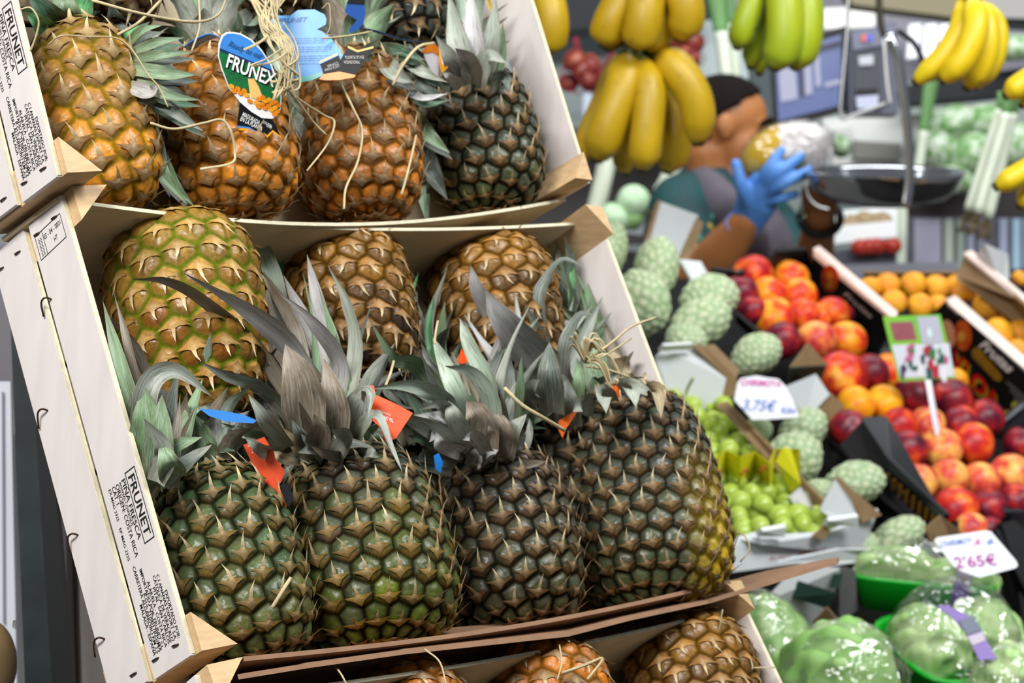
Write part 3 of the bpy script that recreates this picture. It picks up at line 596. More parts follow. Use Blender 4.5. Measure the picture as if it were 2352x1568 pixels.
px_leaves(UPP, u6, doubled([
    ([(285, 110, .03), (325, 70, .0), (373, 58, -.01)], 24, 'pale', .2, .2), ([(290, 125, .02), (360, 98, -.01), (424, 86, -.02)], 26, 'pale', .2, .2), ([(290, 140, .02), (370, 125, -.02), (446, 120, -.02)], 28, 'pale', .2, .2),
    ([(290, 155, .01), (380, 168, -.02), (452, 172, -.02)], 40, 'green', .2, .2), ([(300, 180, .01), (380, 216, -.02), (459, 230, -.02)], 34, 'pale', .2, .2), ([(300, 185, .02), (390, 250, -.01), (468, 302, -.01)], 42, 'grey', .2, .2),
    ([(280, 100, .04), (310, 70, .03), (345, 50, .03)], 20, 'deep', .2, .2), ([(285, 125, .03), (345, 128, .0), (400, 142, -.01)], 40, 'deep', .2, .0), ([(290, 150, .03), (350, 175, .0), (420, 200, -.01)], 44, 'deep', .2, .0),
    ([(345, 285, .05), (365, 380, .02), (430, 471, .02)], 44, 'pale', .1, .1), ([(360, 330, .05), (400, 420, .03), (446, 474, .03)], 30, 'pale', .1, .1), ([(330, 250, .05), (340, 330, .03), (385, 440, .03)], 46, 'green', .1, .0), ([(270, 95, .04), (290, 75, .02), (320, 60, .02)], 22, 'bright', .2, .2),
    ([(300, 200, .0), (345, 210, -.02), (360, 190, -.03)], 40, 'silver', .4, .0)]))
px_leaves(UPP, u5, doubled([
    ([(900, 120, .05), (960, 190, .0), (1037, 234, -.01)], 36, 'dark', .3, .2), ([(910, 115, .04), (960, 160, -.01), (1030, 190, -.02)], 34, 'grey', .3, .2), ([(900, 110, .04), (950, 140, .0), (1005, 178, -.02)], 34, 'pale', .3, .2),
    ([(880, 110, .03), (925, 118, -.01), (976, 138, -.02)], 34, 'deep', .3, .2), ([(890, 150, .04), (930, 200, .0), (985, 228, -.01)], 50, 'dark', .2, .1), ([(880, 130, .03), (905, 165, -.02), (950, 190, -.02)], 52, 'grey', .2, .1),
    ([(930, 240, .06), (975, 300, .02), (1034, 352, .01)], 48, 'pale', .1, .1), ([(950, 300, .06), (985, 380, .04), (1022, 444, .04)], 52, 'dark', .1, .1), ([(960, 360, .06), (965, 430, .05), (978, 506, .05)], 34, 'pale', .1, .1),
    ([(870, 105, .03), (845, 112, -.01), (815, 122, -.02)], 34, 'deep', .2, .2), ([(905, 160, .03), (960, 222, -.01), (1030, 215, -.03)], 26, 'silver', .3, .3), ([(880, 140, .03), (915, 220, .02), (930, 265, .02)], 56, 'grey', .1, .0)]))
px_leaves(UPP, u4, [
    ([(1075, 190, .0), (1050, 90, -.01), (1030, -20, .0)], 60, 'grey', .2, .1), ([(1090, 185, .0), (1085, 80, -.02), (1080, -30, -.01)], 62, 'silver', .2, .1), ([(1110, 190, .01), (1130, 90, -.01), (1138, -10, .0)], 50, 'grey', .2, .1),
    ([(1120, 195, .01), (1150, 130, -.01), (1155, 50, -.01)], 40, 'green', .3, .3), ([(1070, 195, .0), (1040, 140, -.03), (1000, 80, -.03)], 54, 'grey', .3, .2), ([(1100, 195, -.01), (1120, 130, -.04), (1165, 145, -.05)], 46, 'grey', .4, .2),
    ([(1085, 195, -.01), (1080, 140, -.04), (1045, 110, -.05)], 56, 'silver', .3, .2), ([(1125, 200, .0), (1155, 180, -.03), (1170, 210, -.04)], 44, 'dark', .4, .2), ([(1060, 200, .0), (1040, 180, -.03), (1015, 165, -.03)], 36, 'silver', .4, .2)])
px_leaves(UPP, u2, [([(500, 130, .07), (560, 60, .08), (640, 0, .08)], 90, 'grey', .1, 0), ([(520, 120, .07), (520, 40, .08), (480, -30, .08)], 80, 'deep', .1, 0), ([(660, 240, .08), (680, 260, .07), (700, 300, .07)], 40, 'deep', .1, 0)])
px_leaves(UPP, u3, [([(780, 140, .07), (750, 60, .07), (700, -20, .07)], 100, 'grey', .1, 0), ([(820, 135, .07), (830, 60, .08), (800, -20, .08)], 80, 'green', .1, 0), ([(680, 260, .07), (700, 310, .06), (750, 370, .07)], 44, 'grey', .1, 0)])
px_leaves(UPP, u1, [([(150, 75, .05), (110, 30, .03), (60, -20, .03)], 70, 'deep', .2, 0), ([(165, 70, .05), (150, 20, .03), (140, -40, .03)], 76, 'green', .2, 0), ([(120, 80, .05), (90, 50, .03), (60, 30, .03)], 50, 'bright', .2, 0)])

# --- lowest crate: only the tops show
o1 = pineapple(BOT, (925, 1538), (960, 1900), 290, .050, 'rust', 'orange pineapple in the lowest crate, left of the two others', 41, 96)
o2 = pineapple(BOT, (1240, 1492), (1290, 1850), 300, .045, 'rust', 'orange-brown pineapple in the middle of the lowest crate', 42, 96)
o3 = pineapple(BOT, (1560, 1432), (1640, 1800), 300, .045, 'bronze', 'brown pineapple at the right of the lowest crate, by its white slat', 43, 96)

# ------------------------------------------------------------------ the fruit stall on the right (one steep display plane)
_A = math.radians(46); _T = math.radians(27)
SA = np.array([math.cos(_A), math.sin(_A), 0]); SB = np.array([math.sin(_A) * math.cos(_T), -math.cos(_A) * math.cos(_T), -math.sin(_T)])
SN = np.cross(SB, SA); SN = SN if SN[2] > 0 else -SN
SP = Plane(D(1800, 1050, 3.15), SN)
st = lambda x, y, h=0.0: SP.at(x, y, h)
dep = lambda P: (AX @ (np.asarray(P) - CAM))[2]
# sloping rack that carries the boxes; its near-black colour paints shade into the gaps
rack = thing('display_rack', 'dark sloping rack under the fruit boxes of the right-hand stall', 'rack', st(1900, 1000, -.16))
V, Fc = prism([st(x, y, -.12) for x, y in ((1230, 640), (2650, 640), (2650, 1780), (1420, 1780))], -SN * .02); mk('shelf_board', V, Fc, M('rack_gap_shade', '0d0c0b', .7, spec=.2), rack, smooth=False)
for a, b in ((1420, 680), (2420, 680), (1700, 1640), (2420, 1640)):
    q = st(a, b, -.14)
    V, Fc = boxVF((q[0] - .02, q[1] - .02, 0), (.04, 0, 0), (0, .04, 0), (0, 0, q[2])); mk('leg', V, Fc, m_black, rack, smooth=False)

def panel(name, pts, th, mat, parent, off=0.0):
    """thin board from picture points with heights over the stall plane; thickness away from the viewer"""
    P = [st(*p) for p in pts]; c = sum(P) / len(P)
    n = sum(np.cross(P[i] - c, P[(i + 1) % len(P)] - c) for i in range(len(P))); n = nrm(n)
    if n @ (CAM - c) < 0: n = -n
    V, Fc = prism([p + n * off for p in P], -n * th); return mk(name, V, Fc, mat, parent, smooth=False)
def pw(pts): return [st(*p) for p in pts]

# --- fruit meshes
def sphere_grid(nu=28, nv=18):
    v = np.linspace(0, math.pi, nv); u = np.arange(nu) * 2 * math.pi / nu
    X = (np.sin(v)[:, None] * np.cos(u)).ravel(); Y = (np.sin(v)[:, None] * np.sin(u)).ravel(); Zz = np.repeat(np.cos(v), nu)
    i = np.arange(nv - 1)[:, None]; k = np.arange(nu)[None]
    Fq = np.stack([i * nu + k, (i + 1) * nu + k, (i + 1) * nu + (k + 1) % nu, i * nu + (k + 1) % nu], -1).reshape(-1, 4)
    return np.stack([X, Y, Zz], 1), Fq, np.tile(u, nv), np.repeat(v, nu)
def stone_fruit(cleft=.10, dimple=.16):
    V, Fq, u, v = sphere_grid()
    du = np.abs((u + math.pi) % (2 * math.pi) - math.pi)
    r = 1 - cleft * np.exp(-(du / .16) ** 2) * np.sin(v) - dimple * np.exp(-(v / .30) ** 2) - .05 * np.exp(-((math.pi - v) / .25) ** 2)
    return V * r[:, None] * np.array([1, 1, .94]), Fq
def fruit_mat(name, stops, scale=1.3, rough=.38, fine=.0, sss=.0):
    m = bpy.data.materials.new(name); m.use_nodes = True; nt = m.node_tree; b = nt.nodes['Principled BSDF']; N, Lk = nt.nodes.new, nt.links.new
    b.inputs['Roughness'].default_value = rough; b.inputs['Specular IOR Level'].default_value = .35
    tc = N('ShaderNodeTexCoord'); oi = N('ShaderNodeObjectInfo'); ad = N('ShaderNodeVectorMath'); ad.operation = 'ADD'
    mu = N('ShaderNodeMath'); mu.operation = 'MULTIPLY'; mu.inputs[1].default_value = 37.0; Lk(oi.outputs['Random'], mu.inputs[0])
    Lk(tc.outputs['Object'], ad.inputs[0]); Lk(mu.outputs[0], ad.inputs[1])
    no = N('ShaderNodeTexNoise'); no.inputs['Scale'].default_value = scale; no.inputs['Detail'].default_value = 3 + fine; Lk(ad.outputs[0], no.inputs['Vector'])
    cr = N('ShaderNodeValToRGB'); Lk(no.outputs['Fac'], cr.inputs['Fac'])
    el = cr.color_ramp.elements
    while len(el) < len(stops): el.new(.5)
    for e, (p, c) in zip(el, stops): e.position = p; e.color = lin(c) + (1,)
    Lk(cr.outputs['Color'], b.inputs['Base Color'])
    if sss: b.inputs['Subsurface Weight'].default_value = sss; b.inputs['Subsurface Radius'].default_value = (.6, .8, .3); b.inputs['Subsurface Scale'].default_value = .3
    return m
NM = {'r': fruit_mat('nectarine_red', [(.30, 'f0a63c'), (.42, 'e2591f'), (.55, 'c6261f'), (.72, '8d1526')]),
      'o': fruit_mat('nectarine_orange', [(.30, 'f6b02e'), (.48, 'f08a1e'), (.60, 'e4451c'), (.75, 'b8241f')]),
      'd': fruit_mat('nectarine_dark', [(.28, 'd8501f'), (.40, 'a92026'), (.55, '74162a'), (.72, '4b1024')]),
      'p': fruit_mat('nectarine_pink', [(.30, 'f5c35c'), (.45, 'ef9a52'), (.58, 'd94f3c'), (.74, 'b02c38')]),
      'y': fruit_mat('nectarine_yellow', [(.32, 'f7b21e'), (.55, 'f39d1b'), (.70, 'e8641f'), (.80, 'd4391f')])}
AM = fruit_mat('apricot_skin', [(.3, 'f2b02a'), (.5, 'f0a322'), (.62, 'ee9a3a'), (.8, 'e0752a')], rough=.55)
SV, SF = stone_fruit(); AV, AF = stone_fruit(.13, .10)
def unit_mesh(name, V, Fq, mat, cols=None):
    me = bpy.data.meshes.new(name); V = np.asarray(V, np.float32); n, k = Fq.shape
    me.vertices.add(len(V)); me.vertices.foreach_set('co', V.ravel()); me.loops.add(n * k); me.loops.foreach_set('vertex_index', Fq.astype(np.int32).ravel())
    me.polygons.add(n); me.polygons.foreach_set('loop_start', np.arange(0, n * k, k, dtype=np.int32)); me.update(calc_edges=True)
    me.polygons.foreach_set('use_smooth', np.ones(n, bool)); me.materials.append(mat)
    if cols is not None:
        a = me.color_attributes.new('Col', 'FLOAT_COLOR', 'POINT'); c = np.ones((len(V), 4), np.float32); c[:, :3] = cols; a.data.foreach_set('color', c.ravel())
    return me
nec_me = {k: unit_mesh('nectarine', SV, SF, m) for k, m in NM.items()}; apr_me = unit_mesh('apricot', AV, AF, AM)
def fruit(name, me, P, r, label, cat, group, sq=(1, 1, 1), rot=None):
    o = put(name, me, None, label, cat, group); o.location = P; o.scale = [r * s for s in sq]
    o.rotation_euler = rot if rot else (random.uniform(-.9, .9), random.uniform(-.9, .9), random.uniform(0, 6.3)); return o
def nectarine(x, y, wpx, k, label, h=.03):
    P = st(x, y, h); fruit('nectarine', nec_me[k], P, wpx * 1.1 / 2 * dep(P) / F, label, 'nectarine', 'nectarines on the stall')
NECT = [  # upper box
    (1700, 672, 78, 'd', 'dark purple nectarine half hidden by the knobbly fruit at the far left'), (1728, 630, 88, 'r', 'orange-red nectarine at the top left corner, under the forearm'), (1815, 640, 84, 'o', 'orange nectarine at the top, second in the back row'),
    (1765, 678, 82, 'o', 'orange nectarine under the top left one, dark flushed'), (1832, 680, 86, 'o', 'bright orange nectarine in the middle of the upper box, right column'), (1727, 712, 66, 'd', 'purple nectarine sunk between knobbly fruit and an orange one'),
    (1778, 728, 88, 'o', 'orange nectarine with yellow belly in the third row of the upper box'), (1842, 724, 80, 'r', 'red-orange nectarine left of the gap to the black carton'), (1910, 720, 78, 'r', 'red nectarine against the black carton side'), (1880, 728, 60, 'o', 'orange sliver of nectarine between two red ones'),
    (1795, 782, 84, 'd', 'wine-red nectarine above the brown cardboard corner'), (1875, 780, 88, 'p', 'pinkish red nectarine behind the torn cardboard corner'), (1945, 782, 86, 'o', 'orange-red nectarine at the lower right of the upper box'), (1942, 722, 40, 'd', 'dark nectarine edge showing right of the red one'),
    # middle box
    (1932, 866, 116, 'r', 'big red nectarine with a purple flush, largest under the upper box'), (1995, 860, 90, 'd', 'dark red nectarine behind the big purple-flushed one'), (2038, 856, 84, 'o', 'orange nectarine left of the green sign'), (2075, 862, 70, 'o', 'orange-red nectarine under the green sign\'s left half'),
    (1966, 930, 84, 'y', 'yellow nectarine without any red at the left edge'), (2030, 926, 82, 'y', 'yellow nectarine with a red flush, right of the plain yellow one'), (2098, 912, 96, 'd', 'dark red nectarine left of the white sign stake'), (2182, 920, 98, 'd', 'very dark nectarine right of the white sign stake'),
    (2194, 874, 56, 'y', 'yellow nectarine peeping out right of the green sign'), (1950, 985, 84, 'd', 'dark red nectarine beside the black crate corner'), (2062, 980, 86, 'r', 'red and orange nectarine behind the black crate wall'), (2128, 978, 84, 'p', 'yellow-orange nectarine at the foot of the sign stake'),
    (2206, 974, 84, 'd', 'crimson nectarine behind the large red one'), (2262, 960, 86, 'd', 'dull dark nectarine by the black carton\'s lower edge'),
    # front crate
    (2080, 1036, 96, 'd', 'crimson nectarine at the left end of the front crate'), (2160, 1032, 94, 'p', 'peach-pink nectarine pierced by the sign stake'), (2230, 1022, 100, 'r', 'large red nectarine right of the pierced one'), (2345, 1020, 76, 'd', 'dark nectarine cut by the right picture edge, upper one'),
    (2105, 1108, 92, 'p', 'yellow-pink nectarine over the slots of the black crate'), (2180, 1098, 86, 'p', 'yellow nectarine with a dark red cheek in the front crate'), (2252, 1106, 88, 'p', 'yellow-and-red nectarine in the middle of the front crate'), (2320, 1092, 94, 'p', 'orange-pink nectarine with a clear stalk dimple'),
    (2195, 1168, 100, 'r', 'red nectarine in the bottom row of the front crate'), (2270, 1166, 84, 'd', 'raspberry-red nectarine in the bottom row, by the dark one'), (2335, 1150, 80, 'd', 'dark nectarine at the right end of the bottom row'), (2230, 1215, 76, 'p', 'orange nectarine low behind the square price card'), (2270, 1218, 66, 'd', 'pink-red nectarine low behind the price card\'s right corner')]
for t in NECT: nectarine(*t)
APR = [(1998, 660, 56, 'apricot half hidden at the left end of the upper carton'), (2036, 656, 64, 'apricot second from the left in the back row'), (2096, 654, 66, 'darker apricot in the middle of the back row'), (2150, 660, 62, 'apricot between the middle one and the large right one'), (2203, 664, 74, 'large apricot at the right end of the back row'),
       (2052, 694, 62, 'pale apricot in front, left one'), (2112, 702, 60, 'apricot in front, above the green sign'), (2152, 700, 50, 'apricot sunk in the corner by the black carton tip'), (2268, 702, 70, 'apricot alone against the brown carton side'), (2318, 722, 60, 'pinkish apricot lying behind the front right ones'),
       (2292, 768, 76, 'bright apricot in the right carton, left of two'), (2345, 766, 70, 'bright apricot cut by the right picture edge'), (2340, 806, 60, 'yellow apricot at the right edge, below the bright ones'), (2344, 640, 40, 'pale green fruit at the far right edge')]
for x, y, wd, lb in APR:
    P = st(x, y, .03); fruit('apricot', apr_me, P, wd / 2 * dep(P) / F, lb, 'apricot', 'apricots on the stall', (1.05, 1, .95))

# --- cherimoyas
def cherimoya_mesh(seed):
    r_ = np.random.default_rng(seed); V, Fq, u, v = sphere_grid(96, 72)
    N = 95; k = np.arange(N); z = 1 - 2 * (k + .5) / N; a = k * 2.39996 + r_.normal(0, .12, N); C = np.stack([np.sqrt(1 - z * z) * np.cos(a), np.sqrt(1 - z * z) * np.sin(a), z], 1)
    D2 = ((V[:, None] - C[None]) ** 2).sum(2); s = np.sqrt(np.sort(D2, axis=1)[:, :2]); e = (s[:, 1] - s[:, 0]) / .34; near = D2.argmin(1)
    h = .075 * np.clip(e / .6, 0, 1) ** .6
    lump = .05 * np.sin(V[:, 0] * 3 + seed) + .04 * np.sin(V[:, 1] * 4 + 2 * seed)
    sc_ = 1 + lump + h - .12 * np.clip(V[:, 2], 0, 1) ** 2
    g = np.clip(e / .5, 0, 1)[:, None]; tone = r_.random(N)[near][:, None]
    c = np.array(lin('93b27e')) * (1 - g) + g * (np.array(lin('cbd8b4')) * (1 - tone * .35) + tone * .35 * np.array(lin('dcdcb0')))
    return unit_mesh('cherimoya', V * sc_[:, None] * np.array([.92, .92, 1.1]), Fq, M('cherimoya_skin', attr=True, rough=.5, noise=.25, scale=9, spec=.4), c)
CH = [cherimoya_mesh(s) for s in (1, 2, 3)]
CHER = [(1398, 575, 86, 128, -.25, 'pale cherimoya behind the crate slat, cut off on the left'), (1508, 612, 104, 136, -.2, 'tall pale cherimoya standing topmost in the white carton'), (1482, 690, 112, 150, .15, 'pale cherimoya leaning on the pineapple crate slat'),
        (1632, 682, 124, 116, .9, 'yellowish cherimoya with a brown cheek beside the purple nectarines'), (1612, 738, 140, 120, .7, 'green cherimoya below the yellowish one'), (1574, 782, 110, 84, .3, 'cherimoya low behind the white carton flap'), (1738, 812, 112, 100, .6, 'round cherimoya above the arched price card'),
        (1846, 985, 104, 116, .5, 'cherimoya right of the arched price card'), (1826, 1056, 136, 130, .8, 'large pale cherimoya behind the yellow paper'), (1964, 1108, 132, 108, .9, 'cherimoya lying by the black slotted crate'), (2062, 1234, 136, 96, .6, 'spotted cherimoya left of the square price card'),
        (1880, 1128, 80, 60, .3, 'cherimoya tip showing behind the white carton corner'), (1742, 985, 70, 60, .2, 'cherimoya shaded under the arched price card'), (1985, 1258, 70, 80, .2, 'cherimoya at the white carton\'s right end')]
for i, (x, y, wx, wy, ro, lb) in enumerate(CHER):
    h = .05 if y < 900 else (.03 if y < 1200 else .0)
    P = st(x, y, h); s = dep(P) / F / 2
    o = fruit('cherimoya', CH[i % 3], P, 1, lb, 'cherimoya', 'cherimoyas on the stall'); o.scale = (wx * s, .5 * (wx + wy) * s, wy * s / 1.05); o.rotation_euler = (-.15, -ro, .4 * i)
    o.rotation_mode = 'XYZ'
    if ro > .4:
        o.scale = (min(wx, wy) * s, min(wx, wy) * s, max(wx, wy) * s / 1.05); o.rotation_euler = (0, ro + .4, 0)

# --- grapes
def grape_mesh():
    V, Fq, u, v = sphere_grid(18, 12); return V * np.array([.95, .95, 1.08]), Fq
gm = M('grape_skin', 'bcd45a', .22, .2, 2.0, spec=.5, sss=.5); g_me = unit_mesh('grape', *grape_mesh(), gm)
def bunch(label, spots, stem, ref):
    P0 = st(*ref); root = thing('grape_bunch', label, 'grapes', P0, 'bunches of green grapes')
    for x, y, h, wd in spots:
        P = st(x, y, h); o = put('grape', g_me, root); o.location = P - P0; r = wd / 2 * dep(P) / F; o.scale = (r, r, r); o.rotation_euler = (random.random() * 3, random.random() * 3, 0)
    for sp in stem:
        mk('stalk', *tube(smooth_path(pw(sp), 10), .0022, 6), M('grape_stalk', '9db35a', .6), root)
rg = random.Random(5)
def fill(poly_rows, wd):
    out = []
    for y, x0, x1 in poly_rows:
        n = max(1, int((x1 - x0) / (wd * .82)))
        for i in range(n + 1):
            out.append((x0 + (x1 - x0) * i / n + rg.uniform(-5, 5), y + rg.uniform(-7, 7), rg.uniform(.0, .03), wd * rg.uniform(.95, 1.25)))
    return out
bunch('green grape bunch in the back of the white carton, stalk pointing up', fill([(915, 1545, 1580), (935, 1550, 1660), (960, 1560, 1680), (985, 1570, 1700), (1010, 1580, 1740), (1035, 1590, 1720), (1055, 1590, 1640)], 44), [[(1570, 930, .03), (1578, 895, .05), (1592, 868, .08)], [(1610, 960, .02), (1580, 940, .03), (1565, 920, .03)]], (1640, 990, 0))
bunch('green grape bunch in the front of the white carton, before the yellow paper', fill([(1100, 1640, 1790), (1128, 1640, 1800), (1155, 1650, 1800), (1180, 1650, 1880), (1205, 1700, 1890), (1228, 1710, 1870)], 47), [[(1700, 1140, .02), (1720, 1120, .03), (1745, 1090, .03)]], (1760, 1170, 0))
# yellow paper between the bunches
m_yel = M('yellow_paper', 'e6e01c', .5)
yp = thing('yellow_paper', 'crumpled bright yellow paper sheet standing between the two grape bunches', 'paper', st(1720, 1080, .02))
zz = [(1610, 1080, 1040), (1640, 1095, 1050), (1668, 1072, 1032), (1700, 1090, 1048), (1735, 1070, 1036), (1768, 1105, 1062), (1782, 1065, 1030), (1838, 1112, 1030)]
V = []; 
for i, (x, yb, yt) in enumerate(zz):
    V += [st(x, yb + 30, .0 + .012 * (i % 2)), st(x, yt, .06 + .012 * (i % 2))]
nz = len(zz); V = V + [p - SN * .001 - SB * .0012 for p in V]
Fc = []
for i in range(nz - 1):
    a = 2 * i; Fc += [(a, a + 2, a + 3, a + 1), (2 * nz + a, 2 * nz + a + 1, 2 * nz + a + 3, 2 * nz + a + 2), (a + 1, a + 3, 2 * nz + a + 3, 2 * nz + a + 1)]
mk('sheet', V, Fc, m_yel, yp, smooth=False)
for i, (x, y) in enumerate(((1700, 1092), (1745, 1085), (1640, 1095))):
    q = st(x, y, .062); mk('red_print', *tube(smooth_path([q, q + .006 * SA + .01 * SN, q + .015 * SA], 6), .0014, 5), M('red_print', 'c23a1c', .6), yp)
panel('yellow_tab', [(1782, 1060, .09), (1800, 1026, .11), (1818, 1032, .10), (1840, 1112, .06), (1816, 1132, .04)], .001, m_yel, yp)

# --- white cardboard cartons of the stall
c1 = thing('cherimoya_carton', 'white cardboard carton with raised grey flap holding the topmost cherimoyas', 'carton', st(1600, 700, -.08), 'white fruit cartons')
panel('flap', [(1478, 596, .0), (1516, 462, .03), (1604, 494, .03), (1560, 598, .0)], .004, m_card_g, c1)
panel('flap_edge', [(1470, 598, .0), (1512, 458, .032), (1518, 464, .03), (1480, 598, .0)], .012, m_card_b, c1)
panel('side_wall', [(1552, 606, .0), (1600, 500, .03), (1616, 512, .03), (1600, 560, .01), (1575, 610, .0)], .005, m_card_b, c1)
panel('wall', [(1560, 595, .05), (1610, 600, .05), (1640, 655, .03), (1600, 660, .03)], .004, m_card_w, c1)
panel('front_wall', [(1508, 822, .07), (1526, 800, .08), (1592, 798, .08), (1694, 884, .05), (1642, 932, .01), (1560, 985, -.02), (1500, 900, .02)], .005, m_card_w, c1)
panel('flap_top', [(1514, 806, .085), (1524, 794, .10), (1590, 790, .10), (1588, 804, .085)], .004, M('bright_card', 'eceeee', .5), c1)
panel('torn_edge', [(1590, 792, .09), (1610, 788, .08), (1704, 882, .06), (1664, 936, .02), (1650, 928, .02), (1690, 884, .05)], .004, m_card_b, c1)
panel('inner_wall', [(1600, 795, .07), (1640, 790, .06), (1700, 850, .05), (1690, 870, .05)], .004, m_card_b, c1)
panel('corner_tab', [(1818, 842, .08), (1858, 788, .11), (1902, 838, .08)], .004, m_card_b, c1)
panel('corner_wall', [(1815, 846, .075), (1900, 840, .075), (1872, 900, .02), (1812, 890, .02)], .004, M('green_grey_print', '5c6a5e', .6), c1)
panel('corner_flap', [(1806, 886, .06), (1874, 858, .07), (1906, 906, .06), (1848, 966, .03), (1800, 930, .03)], .004, m_card_g, c1)
panel('corner_side', [(1848, 968, .025), (1906, 900, .06), (1938, 930, .05), (1908, 1012, .0), (1880, 1004, .0)], .004, m_card_b, c1)
c2 = thing('grape_carton', 'white cardboard carton full of green grapes with raised corner tabs', 'carton', st(1780, 1150, -.08), 'white fruit cartons')
panel('side_wall', [(1644, 930, .05), (1664, 922, .055), (1905, 1165, .05), (1888, 1188, .03), (1840, 1120, .03)], .005, m_card_b, c2)
panel('inner_side', [(1810, 1140, .03), (1846, 1112, .045), (1866, 1165, .04), (1858, 1195, .02)], .004, M('inner_card', 'c5c6c4', .6), c2)
panel('front_wall', [(1652, 1318, .02), (1700, 1238, .05), (1742, 1226, .055), (1750, 1250, .05), (1900, 1226, .045), (1990, 1190, .05), (2018, 1172, .055), (1975, 1275, .0), (1760, 1300, -.02)], .005, m_card_w, c2)
panel('front_tab', [(1740, 1232, .06), (1752, 1220, .075), (1806, 1210, .075), (1802, 1232, .06)], .006, MATS['bright_card'], c2)
panel('front_tab', [(1896, 1208, .062), (1904, 1196, .075), (1972, 1186, .075), (1972, 1206, .06)], .006, MATS['bright_card'], c2)
panel('front_gap', [(1868, 1232, .05), (1896, 1206, .062), (1908, 1218, .055), (1890, 1240, .045)], .004, m_card_b, c2)
panel('corner_flap', [(1884, 1170, .06), (1918, 1100, .10), (1956, 1150, .08), (1972, 1190, .06), (1920, 1200, .05)], .004, m_card_w, c2)
panel('torn_corner', [(1914, 1098, .10), (1924, 1094, .10), (2026, 1182, .06), (1980, 1200, .05), (1958, 1150, .08)], .004, m_card_b, c2)
panel('bottom_edge', [(1800, 1262, .02), (1870, 1250, .02), (1866, 1266, .02), (1806, 1274, .02)], .003, m_card_b, c2)
lettering('RUNO', st(1766, 1289, .024), st(1812, 1283, .024), SN, .008, M('red_print', 'c23a1c', .6), c2, .01)
lettering('FRESCOS', st(1830, 1281, .024), st(1894, 1268, .027), SN, .009, M('dark_red_print', 'a8323a', .6), c2, .01)
c3 = thing('lower_carton', 'white carton with a dark green printed band left of the wrapped lettuces', 'carton', st(1840, 1400, -.1), 'white fruit cartons')
panel('front_wall', [(1762, 1380, .02), (1838, 1300, .05), (1930, 1306, .05), (1926, 1340, .03), (1870, 1440, -.03), (1800, 1480, -.05)], .005, m_card_g, c3)
panel('printed_band', [(1832, 1332, .04), (1922, 1360, .035), (1900, 1396, .01), (1818, 1370, .02)], .002, M('dark_green_print', '123028', .5), c3, .003)
panel('printed_band', [(1912, 1318, .045), (1932, 1316, .045), (1926, 1350, .03), (1904, 1350, .03)], .002, MATS['dark_green_print'], c3, .003)
panel('torn_tab', [(1866, 1432, .0), (1900, 1396, .03), (1934, 1436, .01)], .004, m_card_b, c3)
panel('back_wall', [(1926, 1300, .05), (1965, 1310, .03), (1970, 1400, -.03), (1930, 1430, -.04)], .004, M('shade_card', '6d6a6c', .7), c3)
panel('edge_board', [(1790, 1290, .03), (1925, 1262, .04), (2110, 1262, .04), (2020, 1285, .02), (1900, 1300, .02)], .004, m_card_w, c3)
panel('brown_tab', [(2125, 1215, .05), (2160, 1185, .07), (2205, 1218, .06), (2196, 1260, .03), (2140, 1250, .03)], .004, m_card_b, c3)
panel('grey_tab', [(2100, 1275, .02), (2130, 1240, .04), (2180, 1300, .0), (2150, 1300, .0)], .004, m_card_g, c3)

# --- black printed apricot cartons and black plastic crates
def on_side(k, x, y, off=.004):
    a = [st(*q) for q in ((2172, 690, .085), (2400, 895, .085), (2092, 755, -.02))] if k == 2 else [st(*q) for q in ((1868, 586, .075), (2056, 738, .075), (1862, 655, -.01))]
    n = nrm(np.cross(a[1] - a[0], a[2] - a[0])); n = n if n @ (CAM - a[0]) > 0 else -n
    return Plane(a[0], n).at(x, y, off)
def carton_side(k, root, pts, rim):
    P = [on_side(k, x, y, 0) for x, y in pts]; n = nrm(on_side(k, *pts[0], 1.0) - P[0]); n = n * (1 if n @ (CAM - P[0]) > 0 else -1)
    c = on_side(k, *pts[0], .1) - P[0]; nn = nrm(np.cross(P[1] - P[0], P[2] - P[0])); nn = nn if nn @ (CAM - P[0]) > 0 else -nn
    V, Fc = prism(P, -nn * .006); mk('printed_side', V, Fc, m_prt, root, smooth=False); panel('rim', rim, .006, M('pink_rim', 'e9d3c9', .5, .12, 30), root)
m_prt = M('black_print', '14100f', .5)
k1 = thing('apricot_carton', 'black printed apricot carton with pale rim, upper of the two', 'carton', st(2000, 720, -.05), 'black apricot cartons')
carton_side(1, k1, [(1868, 586), (2056, 738), (2010, 822), (1860, 690)], [(1868, 570, .085), (1882, 564, .085), (2062, 716, .085), (2056, 736, .078), (1870, 584, .078)])
panel('far_side', [(1985, 628, .02), (2300, 628, .02), (2300, 640, .0), (1985, 640, .0)], .005, m_card_b, k1)
panel('inner_side', [(2195, 640, .06), (2218, 578, .10), (2352, 700, .10), (2400, 790, .04), (2300, 712, .03)], .006, m_card_b, k1)
panel('rim', [(2214, 580, .105), (2232, 574, .105), (2400, 716, .105), (2400, 734, .10)], .005, MATS['pink_rim'], k1)
panel('grey_flap', [(2262, 560, .14), (2316, 585, .13), (2318, 640, .10), (2300, 650, .09), (2240, 590, .10)], .004, m_card_g, k1)
k2 = thing('apricot_carton', 'black printed apricot carton with big red letters behind the green sign', 'carton', st(2220, 830, -.05), 'black apricot cartons')
carton_side(2, k2, [(2172, 690), (2400, 895), (2372, 1030), (2240, 930), (2092, 770)], [(2172, 686, .09), (2194, 678, .095), (2400, 858, .095), (2400, 886, .088), (2180, 698, .085)])
